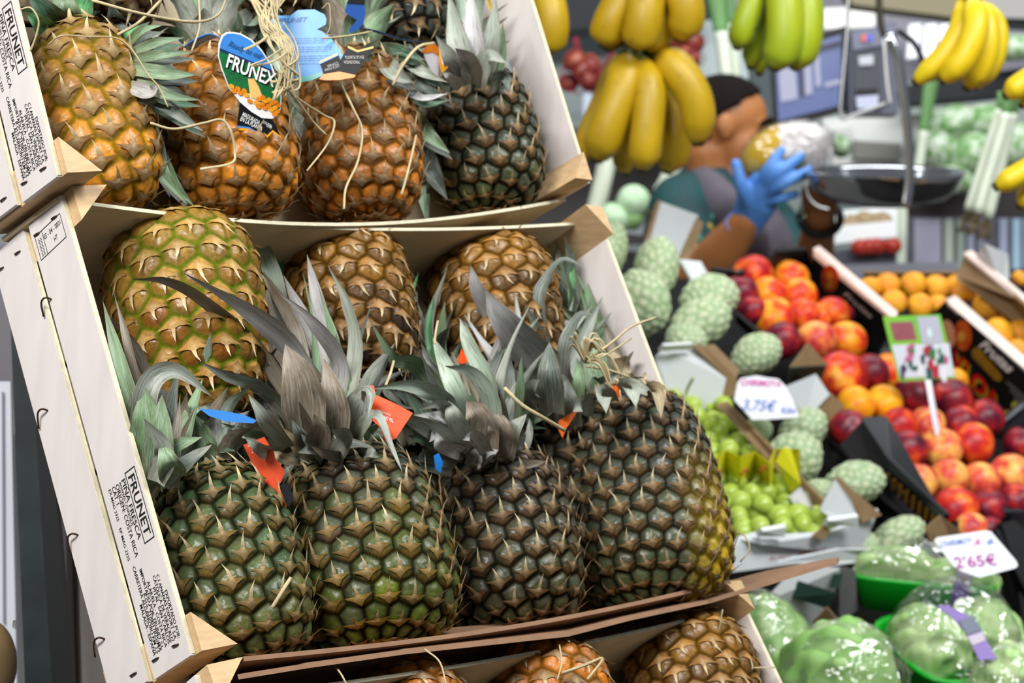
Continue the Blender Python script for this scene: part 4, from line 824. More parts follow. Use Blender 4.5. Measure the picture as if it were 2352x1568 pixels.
def disc_on(k, root, name, x, y, rx, ry, mat, off, rot=0.0, n=24):
    P = [on_side(k, x + rx * math.cos(a) * math.cos(rot) - ry * math.sin(a) * math.sin(rot), y + rx * math.cos(a) * math.sin(rot) + ry * math.sin(a) * math.cos(rot), off) for a in np.linspace(0, 2 * math.pi, n, endpoint=False)]
    mk(name, P, [tuple(range(n))[::-1]], mat, root, smooth=False)
o_pr = M('orange_print', 'd9651c', .5, col2='c23312', scale=60); o_in = M('light_orange_print', 'e8a23c', .5)
disc_on(1, k1, 'fruit_picture', 1906, 640, 20, 32, o_pr, .003); disc_on(1, k1, 'fruit_picture', 1906, 634, 8, 10, o_in, .004); disc_on(1, k1, 'fruit_picture', 1906, 654, 8, 9, o_in, .004)
m_wp = M('white_print', 'efe8e6', .5); m_rp = M('bright_red_print', 'd81408', .5); m_gp = M('gold_print', 'a87818', .5, .3, 60)
def side_text(k, root, s, p0, p1, up, h, mat, bold=0., off=.004, shear=0.):
    A, B, U = on_side(k, *p0, off), on_side(k, *p1, off), on_side(k, p0[0] + up[0], p0[1] + up[1], off)
    lettering(s, A, B, U - A, h, mat, root, bold, shear)
side_text(1, k1, 'Frutas', (1936, 676), (2000, 732), (22, -28), .022, m_wp, .03, shear=.2)
disc_on(2, k2, 'fruit_picture', 2212, 770, 20, 36, o_pr, .003, -.05); disc_on(2, k2, 'fruit_picture', 2176, 768, 18, 34, M('peach_print', 'e8a07a', .5), .0028, -.1); disc_on(2, k2, 'fruit_picture', 2208, 772, 9, 12, o_in, .004)
side_text(2, k2, 'Frutas', (2248, 794), (2318, 858), (24, -28), .024, m_wp, .03, shear=.2)
P = [on_side(2, x, y, .003) for x, y in ((2231, 808), (2238, 798), (2250, 800), (2298, 858), (2302, 870), (2294, 876), (2284, 872), (2234, 820))]; mk('gold_label', P, [tuple(range(8))[::-1]], m_gp, k2, smooth=False)
for off, mat, dx, dy in ((.003, M('yellow_print', 'c8a81c', .5), 4, 8), (.0045, m_rp, 0, 0)):
    for ch, a, b in (('V', (2184, 836), (2208, 860)), ('L', (2212, 862), (2228, 884)), ('O', (2226, 888), (2262, 912)), ('A', (2258, 918), (2292, 948))):
        side_text(2, k2, ch, (a[0] + dx, a[1] + dy), (b[0] + dx, b[1] + dy), (6, -30), .034, mat, .04, off)
for i in range(4):
    side_text(2, k2, 'llllllllllllll', (2310 + i * 9, 880 + i * 18), (2352 + i * 9, 915 + i * 18), (20, -28), .008, M('grey_print', '8a8284', .6), .0, .004)
for x, y, c_ in ((2332, 930, 'd3c81c'), (2312, 950, 'd3c81c'), (2326, 945, 'c8141c')):
    disc_on(2, k2, 'colour_mark', x, y, 9, 8, M('mark_' + c_, c_, .5), .004)

def black_crate(label, pts_wall, rim, slots, ref, extra=()):
    root = thing('black_crate', label, 'crate', st(*ref), 'black plastic fruit crates')
    panel('side_wall', pts_wall, .006, m_black, root); panel('rim', rim, .008, M('black_rim', '1a1a20', .35), root)
    for q in extra: panel('wall', q, .006, m_black, root)
    for q in slots: panel('slot', q, .002, M('amber_gap', '8a5f14', .6), root, .0015)
    return root
black_crate('black plastic crate around the nectarines under the forearm, upper left one', [(1690, 628, .04), (1764, 608, .05), (1786, 578, .07), (1852, 572, .07), (1868, 610, .05), (1862, 680, -.02), (1700, 650, .0)], [(1640, 618, .04), (1688, 622, .04), (1692, 634, .03), (1640, 632, .03)], [], (1800, 700, -.08),
            [[(1900, 690, .0), (2050, 800, -.02), (1985, 870, -.05), (1930, 800, -.04)], [(1690, 720, .03), (1760, 780, .02), (1745, 795, .0), (1690, 740, .01)]])
sl = [[(2036 + i * 15, 1086 + i * 12.5, .045), (2044 + i * 15, 1090 + i * 12.5, .046), (2040 + i * 15, 1116 + i * 13.5, .02), (2032 + i * 15, 1110 + i * 13.5, .02)] for i in range(8)]
black_crate('black slotted plastic crate holding the front nectarines', [(1930, 1022, .02), (1982, 962, .06), (2026, 962, .06), (2036, 1060, .05), (2166, 1188, .05), (2140, 1232, .0), (2030, 1150, .0)],
            [(1978, 958, .07), (2028, 956, .07), (2038, 1050, .065), (2172, 1180, .065), (2164, 1196, .05), (2026, 1068, .05), (2018, 968, .06)], sl, (2100, 1100, -.08),
            [[(1900, 1010, .0), (1935, 1040, .0), (2040, 1160, -.02), (2150, 1260, -.04), (2110, 1290, -.06), (1960, 1160, -.04)], [(2190, 1196, .04), (2215, 1194, .04), (2240, 1240, .02), (2215, 1240, .02)]])
black_crate('black plastic crate corner at the right edge beside the square price card', [(2284, 1215, .05), (2312, 1178, .07), (2400, 1260, .05), (2400, 1440, -.03), (2300, 1300, .0)], [(2308, 1176, .08), (2352, 1176, .08), (2352, 1190, .07), (2312, 1188, .07)], [], (2330, 1250, -.05),
            [[(2278, 1222, .045), (2296, 1200, .06), (2330, 1300, .02), (2345, 1420, -.05), (2310, 1400, -.05)]])
black_crate('black plastic crate edge under the lettering of the right carton', [(2270, 1000, .0), (2352, 930, .04), (2400, 960, .04), (2400, 1040, .0), (2330, 1010, .0)], [(2268, 1000, .01), (2352, 920, .05), (2360, 928, .05), (2276, 1008, .0)], [], (2330, 980, -.05))

# --- price cards and sign
m_pc = M('price_card', 'eef0f6', .4); m_blue = M('blue_marker', '6f86d0', .6); m_pink = M('pink_marker', 'd65aa8', .6); m_mag = M('magenta_marker', 'b24aa0', .6)
def card(name, label, pts, h, cat='price card'):
    P0 = st(*ref_pt(pts), h); root = thing(name, label, cat, P0)
    n = nrm(nrm(CAM - P0) + SN * .6 + SB * .5); pl = Plane(P0, n)
    V, Fc = prism([pl.at(x, y) for x, y in pts], -n * .0015); mk('card', V, Fc, m_pc, root, smooth=False); return root, pl
def ref_pt(pts): return sum(p[0] for p in pts) / len(pts), sum(p[1] for p in pts) / len(pts)
def card_text(root, pl, s, p0, p1, up, hpx, mat, bold=.0, shear=.0):
    A, B, U = pl.at(*p0, .0012), pl.at(*p1, .0012), pl.at(p0[0] + up[0], p0[1] + up[1], .0012)
    lettering(s, A, B, U - A, hpx * dep(A) / F, mat, root, bold, shear)
t1, pl1 = card('price_card', 'arched white price card with pink heading and blue 3,75 beside the grapes', [(1686, 918), (1694, 880), (1702, 868), (1738, 862), (1758, 866), (1788, 870), (1806, 888), (1822, 918), (1832, 945), (1836, 958), (1780, 962), (1728, 964), (1712, 946)], .10)
card_text(t1, pl1, 'CHIRIMOYA', (1702, 884), (1795, 888), (0, -20), 14, m_pink, .02); card_text(t1, pl1, '3,75€', (1704, 940), (1782, 944), (3, -22), 24, m_blue, .01, .2); card_text(t1, pl1, 'Kilo', (1796, 948), (1828, 948), (0, -20), 13, m_blue, .02)
t2, pl2 = card('price_card', 'tilted square white price card reading 2,65 in magenta at the lower right', [(2146, 1242), (2152, 1234), (2262, 1218), (2276, 1220), (2334, 1288), (2338, 1298), (2332, 1304), (2250, 1326), (2210, 1312), (2190, 1300)], .15)
card_text(t2, pl2, 'CHIRIMOY', (2158, 1256), (2232, 1246), (4, -20), 14, m_blue, .01); card_text(t2, pl2, 'A', (2236, 1252), (2252, 1250), (4, -20), 16, m_pink, .03); card_text(t2, pl2, '6', (2266, 1250), (2282, 1248), (4, -20), 15, m_blue, .01)
card_text(t2, pl2, "2'65€", (2194, 1304), (2292, 1296), (-4, -24), 25, m_mag, .01, -.1)
t3 = thing('stall_sign', 'green-edged picture sign on a white stake stuck in the nectarines', 'sign', st(2150, 1000, .03))
P0 = st(2110, 800, .14); n3 = nrm(CAM - P0 + np.array([0, 0, -.3])); pl3 = Plane(P0, n3)
q3 = lambda x, y, o=0.: pl3.at(x, y, o)
V, Fc = prism([q3(2028, 727), (q3(2160, 722)), q3(2196, 868), q3(2064, 876)], -n3 * .002); mk('board', V, Fc, M('sign_green', '6cc24a', .45, col2='9bc52a', scale=8), t3, smooth=False)
def sign_patch(name, pts, mat, o): mk(name, [q3(x, y, o) for x, y in pts], [tuple(range(len(pts)))[::-1]], mat, t3, smooth=False)
sign_patch('pink_print', [(2043, 740), (2096, 738), (2106, 780), (2054, 782)], M('sign_pink', 'a55a66', .5, .3, 80), .0008)
sign_patch('grey_print', [(2106, 728), (2154, 726), (2168, 788), (2118, 788)], M('sign_grey', 'b9b9c8', .5), .0008)
sign_patch('teal_mark', [(2128, 760), (2136, 750), (2142, 768), (2134, 778)], M('sign_teal', 'cfeaea', .5), .0014)
sign_patch('picture', [(2048, 792), (2180, 788), (2192, 864), (2068, 868)], M('sign_white', 'd7dbe6', .5), .0008)
rp = random.Random(3)
for i in range(26):
    x = 2058 + rp.random() * 112; y = 800 + rp.random() * 58; x += (y - 800) * .2; wd = 3 + rp.random() * 6; hh = 5 + rp.random() * 14
    sign_patch('figure_print', [(x - wd, y - hh * .4), (x + wd, y - hh), (x + wd, y + hh), (x - wd * .6, y + hh)], M('fig%d' % (i % 6), ['1c5a4a', 'b0283a', 'e6e6ea', '2f7a3a', 'c0608a', '3a3f5a'][i % 6], .5), .0012 + .00005 * i)
mk('stake', *prism([q3(2124, 868, -.001), q3(2138, 868, -.001), st(2160, 996, .055), st(2148, 1000, .055)], -n3 * .003), M('white_plastic', 'e2e2ea', .4), t3, smooth=False)

# ------------------------------------------------------------------ wrapped lettuces
def lettuce_mesh(seed, kind):
    r_ = np.random.default_rng(seed); V, Fq, u, v = sphere_grid(84, 60)
    d = V.copy(); h = np.zeros(len(V))
    for k in range(9):
        a = r_.normal(size=3); a /= np.linalg.norm(a); b = np.cross(a, r_.normal(size=3)); b /= np.linalg.norm(b)
        t = np.clip((d @ a + .1) / .6, 0, 1); h += .05 * t + .035 * np.sin((d @ b) * (9 + 5 * r_.random()) + 5 * (d @ a)) * t
    fr = .5 + .5 * np.sin((d @ r_.normal(size=3)) * 7 + 3 * h / .05 * .3); fr2 = .5 + .5 * np.sin((d @ r_.normal(size=3)) * 15 + 2 * d[:, 2] * 5)
    c = np.array(lin('93c468'))[None] * (1 - fr[:, None]) + np.array(lin('c6e29e'))[None] * fr[:, None]; c = c * (1 - .45 * fr2[:, None]) + .45 * fr2[:, None] * np.array(lin('d8eab8' if kind else '78b254'))
    return V * (1 + h)[:, None] * .9, Fq, c
m_let = M('lettuce_leaf', attr=True, rough=.5, noise=.25, scale=6)
def film_mat():
    m = bpy.data.materials.new('clear_film'); m.use_nodes = True; nt = m.node_tree; nt.nodes.clear(); N, Lk = nt.nodes.new, nt.links.new
    o = N('ShaderNodeOutputMaterial'); mx = N('ShaderNodeMixShader'); tr = N('ShaderNodeBsdfTransparent'); gl = N('ShaderNodeBsdfGlossy'); gl.inputs['Roughness'].default_value = .10
    fr = N('ShaderNodeLayerWeight'); fr.inputs['Blend'].default_value = .25; mr = N('ShaderNodeMapRange'); mr.inputs['To Min'].default_value = .16; mr.inputs['To Max'].default_value = .55
    Lk(fr.outputs['Facing'], mr.inputs['Value']); Lk(mr.outputs['Result'], mx.inputs['Fac'])
    tc = N('ShaderNodeTexCoord'); no = N('ShaderNodeTexNoise'); no.inputs['Scale'].default_value = 16; no.inputs['Detail'].default_value = 3; no.inputs['Distortion'].default_value = 1.5; bp = N('ShaderNodeBump'); bp.inputs['Strength'].default_value = .9; bp.inputs['Distance'].default_value = .03
    Lk(tc.outputs['Object'], no.inputs['Vector']); Lk(no.outputs['Fac'], bp.inputs['Height']); Lk(bp.outputs['Normal'], gl.inputs['Normal'])
    Lk(tr.outputs[0], mx.inputs[1]); Lk(gl.outputs[0], mx.inputs[2]); Lk(mx.outputs[0], o.inputs['Surface']); return m
m_film = film_mat()
def oriented(P, ex, ey, ez):
    return Matrix(((ex[0], ey[0], ez[0], P[0]), (ex[1], ey[1], ez[1], P[1]), (ex[2], ey[2], ez[2], P[2]), (0, 0, 0, 1)))
def lettuce(x, y, wx, wy, h, label, seed, rot=0.0, kind=0, film=True):
    P = st(x, y, h); s = dep(P) / F / 2; cr_, sr = math.cos(rot), math.sin(rot)
    ex = AX[0] * cr_ - AX[1] * sr; ey = AX[0] * sr + AX[1] * cr_; ez = np.cross(ex, ey)
    root = thing('lettuce', label, 'lettuce', mat4=oriented(P, ex, ey, ez), group='wrapped lettuces')
    V, Fq, c = lettuce_mesh(seed, kind); sc_ = np.array([wx * s, wy * s, .5 * (wx + wy) * s])
    mk('head', V * sc_, Fq, m_let, root, c, world=False)
    if film:
        r_ = np.random.default_rng(seed + 50); V, Fq, u, v = sphere_grid(60, 44); h_ = sum(.02 * np.abs(np.sin(V @ r_.normal(size=3) * 5 + i)) for i in range(5))
        mk('plastic_wrap', V * (1.04 + h_)[:, None] * sc_, Fq, m_film, root, world=False)
    return root
lettuce(1775, 1490, 180, 270, .02, 'plastic-wrapped lettuce beside the white slat of the lowest crate', 3, -.45)
lettuce(1940, 1570, 270, 270, .05, 'plastic-wrapped round lettuce in front, second from the left', 4, .2)
m_tray = M('green_tray', '10b428', .35, .25, 14, spec=.5)
def tray(label, c0, corners, tilt, h, depth, heads, seed, dome, bands):
    """open tray lying nearly level: rim corners given in the picture, on a plane through the tray's centre"""
    P0 = st(c0[0], c0[1], h); N3 = nrm(np.array([0, 0, 1.]) * (1 - tilt) + SN * tilt - AX[2] * .12); pl = Plane(P0, N3); A, B, C, D_ = [pl.at(*q) for q in corners]
    X_ = (B + C - A - D_) / 4; Y_ = (C + D_ - A - B) / 4; O = (A + B + C + D_) / 4
    if np.cross(X_, Y_) @ N3 < 0: Y_ = -Y_
    root = thing('lettuce_tray', label, 'tray', O, 'green lettuce trays')
    n = 48; rings = []
    def ring(k, z, rib=0):
        for i in range(n):
            a = 2 * math.pi * (i + .5) / n; ca, sa_ = math.cos(a), math.sin(a); q = (abs(ca) ** 4 + abs(sa_) ** 4) ** (-1 / 4) * (1 + (rib if i % 2 else 0)); rings.append(O + (X_ * ca + Y_ * sa_) * q * k + N3 * z)
    for k, z, rb in ((1.0, .0, 0), (1.05, .0, 0), (1.05, -.005, 0), (.98, -.007, .012), (.84, -depth, .012), (.0, -depth, 0)): ring(k, z, rb)
    for k, z in ((.95, -.004), (.80, -depth + .004), (.0, -depth + .004)): ring(k, z)
    Fc = [(r * n + i, (r + 1) * n + i, (r + 1) * n + (i + 1) % n, r * n + (i + 1) % n) for r in range(5) for i in range(n)] + [((6 + r) * n + i, (6 + r) * n + (i + 1) % n, (7 + r) * n + (i + 1) % n, (7 + r) * n + i) for r in range(2) for i in range(n)] + [(i, (i + 1) % n, 6 * n + (i + 1) % n, 6 * n + i) for i in range(n)]
    mk('dish', rings, Fc, m_tray, root)
    for i, (a, b, ra, rb, rh, lb) in enumerate(heads):
        P = O + X_ * a + Y_ * b + N3 * (rh * .35 - .01); hd = thing('lettuce', lb, 'lettuce', P, 'wrapped lettuces'); V, Fq, c = lettuce_mesh(seed + i, 1)
        mk('head', P + V[:, :1] * X_ * ra + V[:, 1:2] * Y_ * rb + V[:, 2:3] * N3 * rh, Fq, m_let, hd, c)
    V, Fq, u, v = sphere_grid(60, 40); r_ = np.random.default_rng(seed); hN = np.array([.010 * np.sin(V @ r_.normal(size=3) * 9 + i) for i in range(4)]).sum(0)
    mk('plastic_wrap', O + V[:, :1] * X_ * 1.03 * (1 + hN[:, None]) + V[:, 1:2] * Y_ * 1.03 * (1 + hN[:, None]) + np.clip(V[:, 2:3], -.02, 1) * N3 * dome, Fq, m_film, root)
    for (a0, a1, w0, mat) in bands:          # paper band over the dome, along Y_ from a0 to a1 at X = w0
        V = []; Fc = []
        for i, t in enumerate(np.linspace(a0, a1, 14)):
            for x in (w0 - .11, w0 + .11):
                r2 = min(1., x * x + t * t); V.append(O + X_ * x * 1.02 + Y_ * t * 1.02 + N3 * (dome * math.sqrt(max(0, 1 - r2)) * 1.05 + .004 - max(0, abs(t) - .99) * depth * 3))
        Fc = [(2 * i, 2 * i + 1, 2 * i + 3, 2 * i + 2) for i in range(13)]; mk('label_band', V, Fc, mat, root, smooth=False)
    return root
m_pur = M('purple_label', '5a2f96', .4, .2, 40); m_grl = M('grey_label', '9d93a4', .4); m_navy = M('navy_label', '1e3350', .4)
tray('shallow bright green tray of cling-filmed lettuce hearts, the upper one', (2115, 1335), [(1945, 1320), (2270, 1352), (2305, 1332), (1985, 1300)], .0, .05, .048, [(-.35, 0, .62, .75, .036, 'lettuce heart in the upper green tray, left half'), (.5, 0, .5, .7, .032, 'lettuce heart in the upper green tray, right half')], 21, .05, [(-1.25, -.9, .62, m_pur), (-.9, .6, .62, m_grl)])
tray('deep green tray with two cling-filmed lettuces and a purple label, middle right', (2190, 1478), [(1985, 1425), (2150, 1572), (2400, 1530), (2225, 1385)], .35, .03, .06, [(.0, -.48, .74, .54, .046, 'lettuce heart in the middle green tray, left of the purple label'), (.05, .55, .72, .52, .046, 'lettuce heart in the middle green tray, right of the purple label')], 31, .085, [])
tray('green tray of wrapped lettuce at the bottom edge, lowest one', (2290, 1600), [(2150, 1590), (2290, 1700), (2480, 1650), (2330, 1540)], .35, .06, .06, [(.0, .0, .8, .8, .07, 'lettuce heart in the lowest green tray at the bottom edge')], 41, .085, [])
lab = thing('label_band', 'purple and navy paper label across the middle lettuce tray', 'label', st(2220, 1450, .12))
for pts, mat in (([(2150, 1392), (2172, 1388), (2240, 1420), (2282, 1500), (2290, 1512), (2250, 1516), (2216, 1450), (2190, 1420)], m_pur), ([(2202, 1424), (2236, 1414), (2256, 1446), (2222, 1458)], m_navy), ([(2222, 1462), (2256, 1450), (2264, 1470), (2234, 1482)], m_grl)):
    n_ = nrm(CAM - st(2220, 1450, .13)); pl_ = Plane(st(2220, 1450, .135), nrm(n_ + SN)); o_ = .0 if mat is m_pur else .0012
    V, Fc = prism([pl_.at(x, y, o_) for x, y in pts], -pl_.n * .001); mk('print', V, Fc, mat, lab, smooth=False)

# ------------------------------------------------------------------ bananas
def banana_mat(name, a, b, c):
    m = M(name, a, .45, col2=b, scale=9); return m
BM = {'y': M('banana_yellow', 'c4a012', .45, col2='a8880c', scale=14), 'yy': M('banana_bright', 'e9cf1c', .42, col2='dcb70f', scale=14), 'g': M('banana_green', 'a9b51e', .42, col2='8fa91f', scale=10)}
for k, m in BM.items():
    nt = m.node_tree; b = nt.nodes['Principled BSDF']; src = b.inputs['Base Color'].links[0].from_socket
    tc = nt.nodes.new('ShaderNodeTexCoord'); n1 = nt.nodes.new('ShaderNodeTexNoise'); n1.inputs['Scale'].default_value = 55; n1.inputs['Detail'].default_value = 3; nt.links.new(tc.outputs['Object'], n1.inputs['Vector'])
    mr = nt.nodes.new('ShaderNodeMapRange'); mr.inputs['From Min'].default_value = .66 if k == 'y' else .72; mr.inputs['From Max'].default_value = .76; mr.inputs['To Max'].default_value = .75; nt.links.new(n1.outputs['Fac'], mr.inputs['Value'])
    mx = nt.nodes.new('ShaderNodeMix'); mx.data_type = 'RGBA'; nt.links.new(mr.outputs['Result'], mx.inputs['Factor']); nt.links.new(src, mx.inputs['A']); mx.inputs['B'].default_value = lin('4a3610') + (1,); nt.links.new(mx.outputs['Result'], b.inputs['Base Color'])
m_btip = M('banana_tip', '2d2a12', .7); m_bstem = M('banana_stem', '6f7d1d', .6, .3, 40)
def banana_hand(label, d, stem, fingers, col, bow=.03):
    P0 = D(stem[0][0], stem[0][1], d); root = thing('banana_hand', label, 'bananas', P0, 'bananas hung over the stall')
    sp = [D(x, y, d) for x, y in stem]; mk('stem', *tube(smooth_path(sp, 8), np.linspace(.012, .017, 8), 10), m_bstem, root)
    for pts, wpx, dd in fingers:
        n = len(pts); P = [D(x, y, d + dd - bow * math.sin(math.pi * i / (n - 1))) for i, (x, y) in enumerate(pts)]
        Q = smooth_path(P, 22); s = np.linspace(0, 1, 22); r = wpx * .92 * (d + dd) / F / 2 * np.clip(np.minimum((s + .12) / .30, 1) ** .7 * np.minimum((1.06 - s) / .22, 1) ** .55, .16, 1)
        r[0] *= .75; T = np.gradient(Q, axis=0)
        seg = 15; V, Fc = tube(Q, r, seg, 1.0, up=AX[2]); V = V.reshape(22, seg, 3)
        for k in range(seg):                       # five soft ridges along the fruit
            V[:, k] = Q + (V[:, k] - Q) * (1 + .055 * math.cos(5 * 2 * math.pi * k / seg))
        o = mk('banana', V.reshape(-1, 3), Fc, BM[col], root)
        e = Q[-1]; t = nrm(Q[-1] - Q[-3]); mk('tip', *tube([e - t * .003, e + t * .006], [r[-1] * 1.0, r[-1] * .7], 8), m_btip, o)
        st_ = Q[0]; mk('neck', *tube(smooth_path([sp[-1], (sp[-1] + st_) / 2 - AX[1] * .0, st_ + nrm(Q[1] - Q[0]) * .004], 6), np.linspace(.008, r[0], 6), 8), m_bstem, o)
    return root
banana_hand('large hand of speckled yellow bananas hanging in front of the person', 3.3, [(1462, 92), (1452, 112)], [
    ([(1424, 128), (1395, 210), (1352, 310), (1342, 365)], 62, .06), ([(1438, 130), (1430, 200), (1395, 290), (1372, 362)], 98, -.02), ([(1478, 140), (1490, 220), (1482, 320), (1476, 384)], 82, -.03),
    ([(1456, 180), (1440, 260), (1432, 340), (1436, 392)], 60, .07), ([(1510, 190), (1542, 260), (1548, 330), (1534, 388)], 84, .06), ([(1512, 128), (1556, 160), (1596, 230), (1604, 325)], 88, -.02), ([(1520, 180), (1555, 240), (1572, 290), (1578, 328)], 50, .05)], 'y', .02)
banana_hand('cropped hand of yellow bananas above the large speckled one', 3.25, [(1470, -120), (1470, -90)], [
    ([(1452, -70), (1432, -10), (1402, 50), (1388, 98)], 92, .0), ([(1472, -60), (1480, 0), (1474, 60), (1462, 104)], 96, -.02), ([(1490, -60), (1510, 10), (1510, 70), (1492, 112)], 80, .03), ([(1510, -70), (1560, -20), (1576, 30), (1562, 86)], 90, .0), ([(1440, -50), (1430, 20), (1412, 70), (1400, 108)], 70, .06)], 'y', .02)
banana_hand('cropped yellow bananas just right of the white crate slat', 3.2, [(1240, -120), (1240, -90)], [([(1236, -60), (1262, 10), (1268, 70), (1256, 116)], 80, .0), ([(1220, -60), (1228, 10), (1234, 60), (1238, 96)], 70, .05), ([(1180, -40), (1140, 20), (1128, 80), (1135, 135)], 70, .03)], 'y', .02)
banana_hand('hand of greenish bananas hanging left of the black monitor', 3.4, [(1775, -120), (1775, -90)], [
    ([(1740, -70), (1730, -10), (1708, 60), (1694, 104)], 66, .0), ([(1756, -70), (1752, 0), (1734, 90), (1724, 150)], 56, .05), ([(1785, -70), (1800, 0), (1800, 90), (1780, 152)], 94, -.02), ([(1815, -70), (1852, 0), (1852, 90), (1826, 152)], 76, .0), ([(1765, -60), (1762, 20), (1748, 110), (1744, 164)], 54, .07)], 'g', .02)
banana_hand('bright yellow banana hand against the white windows on the right', 3.3, [(2222, -50), (2216, -12)], [
    ([(2212, 0), (2206, 60), (2165, 130), (2104, 186)], 58, .0), ([(2232, 0), (2240, 60), (2215, 130), (2166, 182)], 66, -.03), ([(2250, 6), (2268, 70), (2258, 140), (2222, 198)], 62, .02), ([(2262, 10), (2290, 70), (2280, 140), (2240, 196)], 54, .05)], 'yy', .02)
banana_hand('ripe banana tip entering at the right edge, upper one', 3.2, [(2460, 120), (2440, 130)], [([(2430, 140), (2400, 160), (2350, 190), (2312, 218)], 62, .0), ([(2430, 150), (2410, 190), (2375, 220), (2350, 240)], 50, .04)], 'yy', .01)
banana_hand('ripe bananas entering at the right edge, lower ones', 3.2, [(2460, 330), (2440, 340)], [([(2430, 340), (2390, 370), (2340, 400), (2290, 428)], 60, .0), ([(2430, 360), (2400, 400), (2370, 440), (2344, 470)], 56, .04), ([(2430, 330), (2400, 360), (2370, 390), (2345, 418)], 40, .05)], 'yy', .01)

# ------------------------------------------------------------------ onions in nets, leeks
om = fruit_mat('onion_skin', [(.3, '9a5038'), (.5, '7c3026'), (.7, '5c1c20')], rough=.3); on_me = unit_mesh('onion', SV * np.array([1, 1, .92]), SF, om); m_net = M('red_net', '9a1c34', .6)
def onion_net(label, d, top, spots):
    root = thing('onion_net', label, 'net', D(*top, d), 'red nets of onions')
    cx = sum(s[0] for s in spots) / len(spots); cy = sum(s[1] for s in spots) / len(spots)
    for i, (x, y, wd) in enumerate(spots):
        o = fruit('onion', on_me, D(x, y, d + .03 * (i % 2)), wd / 2 * d / F, 'reddish brown onion in the ' + label.split(',')[0].replace('red net bag ', 'red net bag ') + ', ' + ['upper left', 'upper right', 'middle', 'lower left', 'lower right', 'bottom', 'rear'][i] + ' one', 'onion', 'onions in the red nets')
    lo = max(s[1] for s in spots) + 25; wmax = (max(s[0] for s in spots) - min(s[0] for s in spots)) / 2 + 28
    for k in range(10):
        a = 2 * math.pi * k / 10; prof = [(0, 4), (.35, 12), (.55, wmax * .8), (.75, wmax), (.92, wmax * .7), (1, 6)]
        P = [D(top[0] + (cx - top[0]) * min(1, t * 1.6) + math.cos(a + t * 2) * r, top[1] + (lo - top[1]) * t, d + math.sin(a + t * 2) * r * d / F) for t, r in prof]
        mk('strand', *tube(smooth_path(P, 14), .0009, 4), m_net, root)
onion_net('red net bag hanging by the crate slat, leftmost', 5.2, (1322, 85), [(1318, 140, 56), (1352, 148, 56), (1336, 165, 50), (1306, 190, 48), (1350, 186, 52)])
onion_net('red net bag behind the speckled bananas, middle', 5.3, (1405, 110), [(1385, 180, 54), (1402, 160, 50), (1395, 200, 50), (1378, 205, 44), (1420, 185, 50)])
onion_net('red net bag right of the speckled bananas, rightmost', 5.2, (1535, 60), [(1560, 95, 52), (1592, 100, 56), (1570, 125, 54), (1545, 110, 46), (1585, 135, 50)])
m_lw = M('leek_white', 'dfe6cf', .5, .15, 30, stretch=(1, 1, .1)); m_lg = M('leek_green', '6c9a5a', .5, .3, 30, stretch=(1, 1, .1)); m_root = M('leek_root', '7d6a4c', .9, .3, 60)
def leek(label, d, pts, wpx, green=.4, roots=False, group='hanging leeks'):
    P = [D(x, y, d) for x, y in pts]; root = thing('leek', label, 'leek', P[0], group); Q = smooth_path(P, 20); k = max(2, int(20 * green)); r = wpx * d / F / 2
    mk('green_leaves', *tube(Q[:k + 1], np.linspace(r * 1.5, r, k + 1), 10, .5, up=AX[2]), m_lg, root); mk('white_shaft', *tube(Q[k:], np.r_[np.full(20 - k - 1, r), r * .9], 10), m_lw, root)
    if roots:
        t = nrm(Q[-1] - Q[-2])
        V, Fc = join([tube(smooth_path([Q[-1], Q[-1] + t * .015 + np.array([math.cos(a), 0, -.4]) * .012, Q[-1] + t * .03 + np.array([math.cos(a * 2), math.sin(a), -1]) * .015], 5), .0015, 4) for a in np.linspace(0, 6.2, 14)]); mk('roots', V, Fc, m_root, root)
leek('pair-thick leek hanging above the person\'s head', 5.6, [(1640, -40), (1652, 40), (1662, 120), (1672, 205)], 34, .45)
leek('pale leek beside the one above the person\'s head', 5.65, [(1668, -40), (1676, 60), (1684, 130), (1690, 200)], 28, .3)
leek('white leek bottom behind the wooden corner post', 5.2, [(1402, 330), (1388, 400), (1376, 450), (1366, 490)], 44, .1)
leek('white leek stalk behind the speckled bananas, near the neck', 5.2, [(1560, 330), (1548, 380), (1530, 420), (1515, 445)], 40, .1)
leek('leek with brown roots hanging at the right, left one', 4.6, [(2310, 215), (2290, 280), (2255, 390), (2225, 485)], 26, .2, True); leek('leek with brown roots hanging at the right, middle one', 4.55, [(2320, 215), (2305, 290), (2275, 390), (2245, 490)], 26, .2, True)
leek('leek with brown roots hanging at the right, right one', 4.6, [(2330, 215), (2318, 290), (2295, 390), (2268, 500)], 28, .2, True); leek('thin green leek behind the scale strap', 5.6, [(2140, 180), (2128, 260), (2118, 330), (2108, 400)], 24, .5)

# ------------------------------------------------------------------ scale, monitor, cold cabinets behind
def lathe(center, prof, n=48):
    V = []; 
    for r, z in prof: V += [center + np.array([r * math.cos(a), r * math.sin(a), z]) for a in np.arange(n) * 2 * math.pi / n]
    return np.array(V), [(i * n + k, i * n + (k + 1) % n, (i + 1) * n + (k + 1) % n, (i + 1) * n + k) for i in range(len(prof) - 1) for k in range(n)]
sca = thing('hanging_scale', 'chrome hanging scale with round weighing pan and strap', 'scale', D(2032, 398, 4.2))
c_ = D(2032, 393, 4.2); R_ = .152
mk('weighing_pan', *lathe(c_, [(R_ * 1.02, .0), (R_ * 1.02, -.004), (R_ * .98, -.012), (R_ * .92, -.035), (R_ * .75, -.056), (R_ * .4, -.066), (.002, -.068), (.002, -.064), (R_ * .4, -.062), (R_ * .73, -.052), (R_ * .89, -.033), (R_ * .96, -.004), (R_ * 1.0, .002), (R_ * 1.02, .0)]), m_chrome, sca)
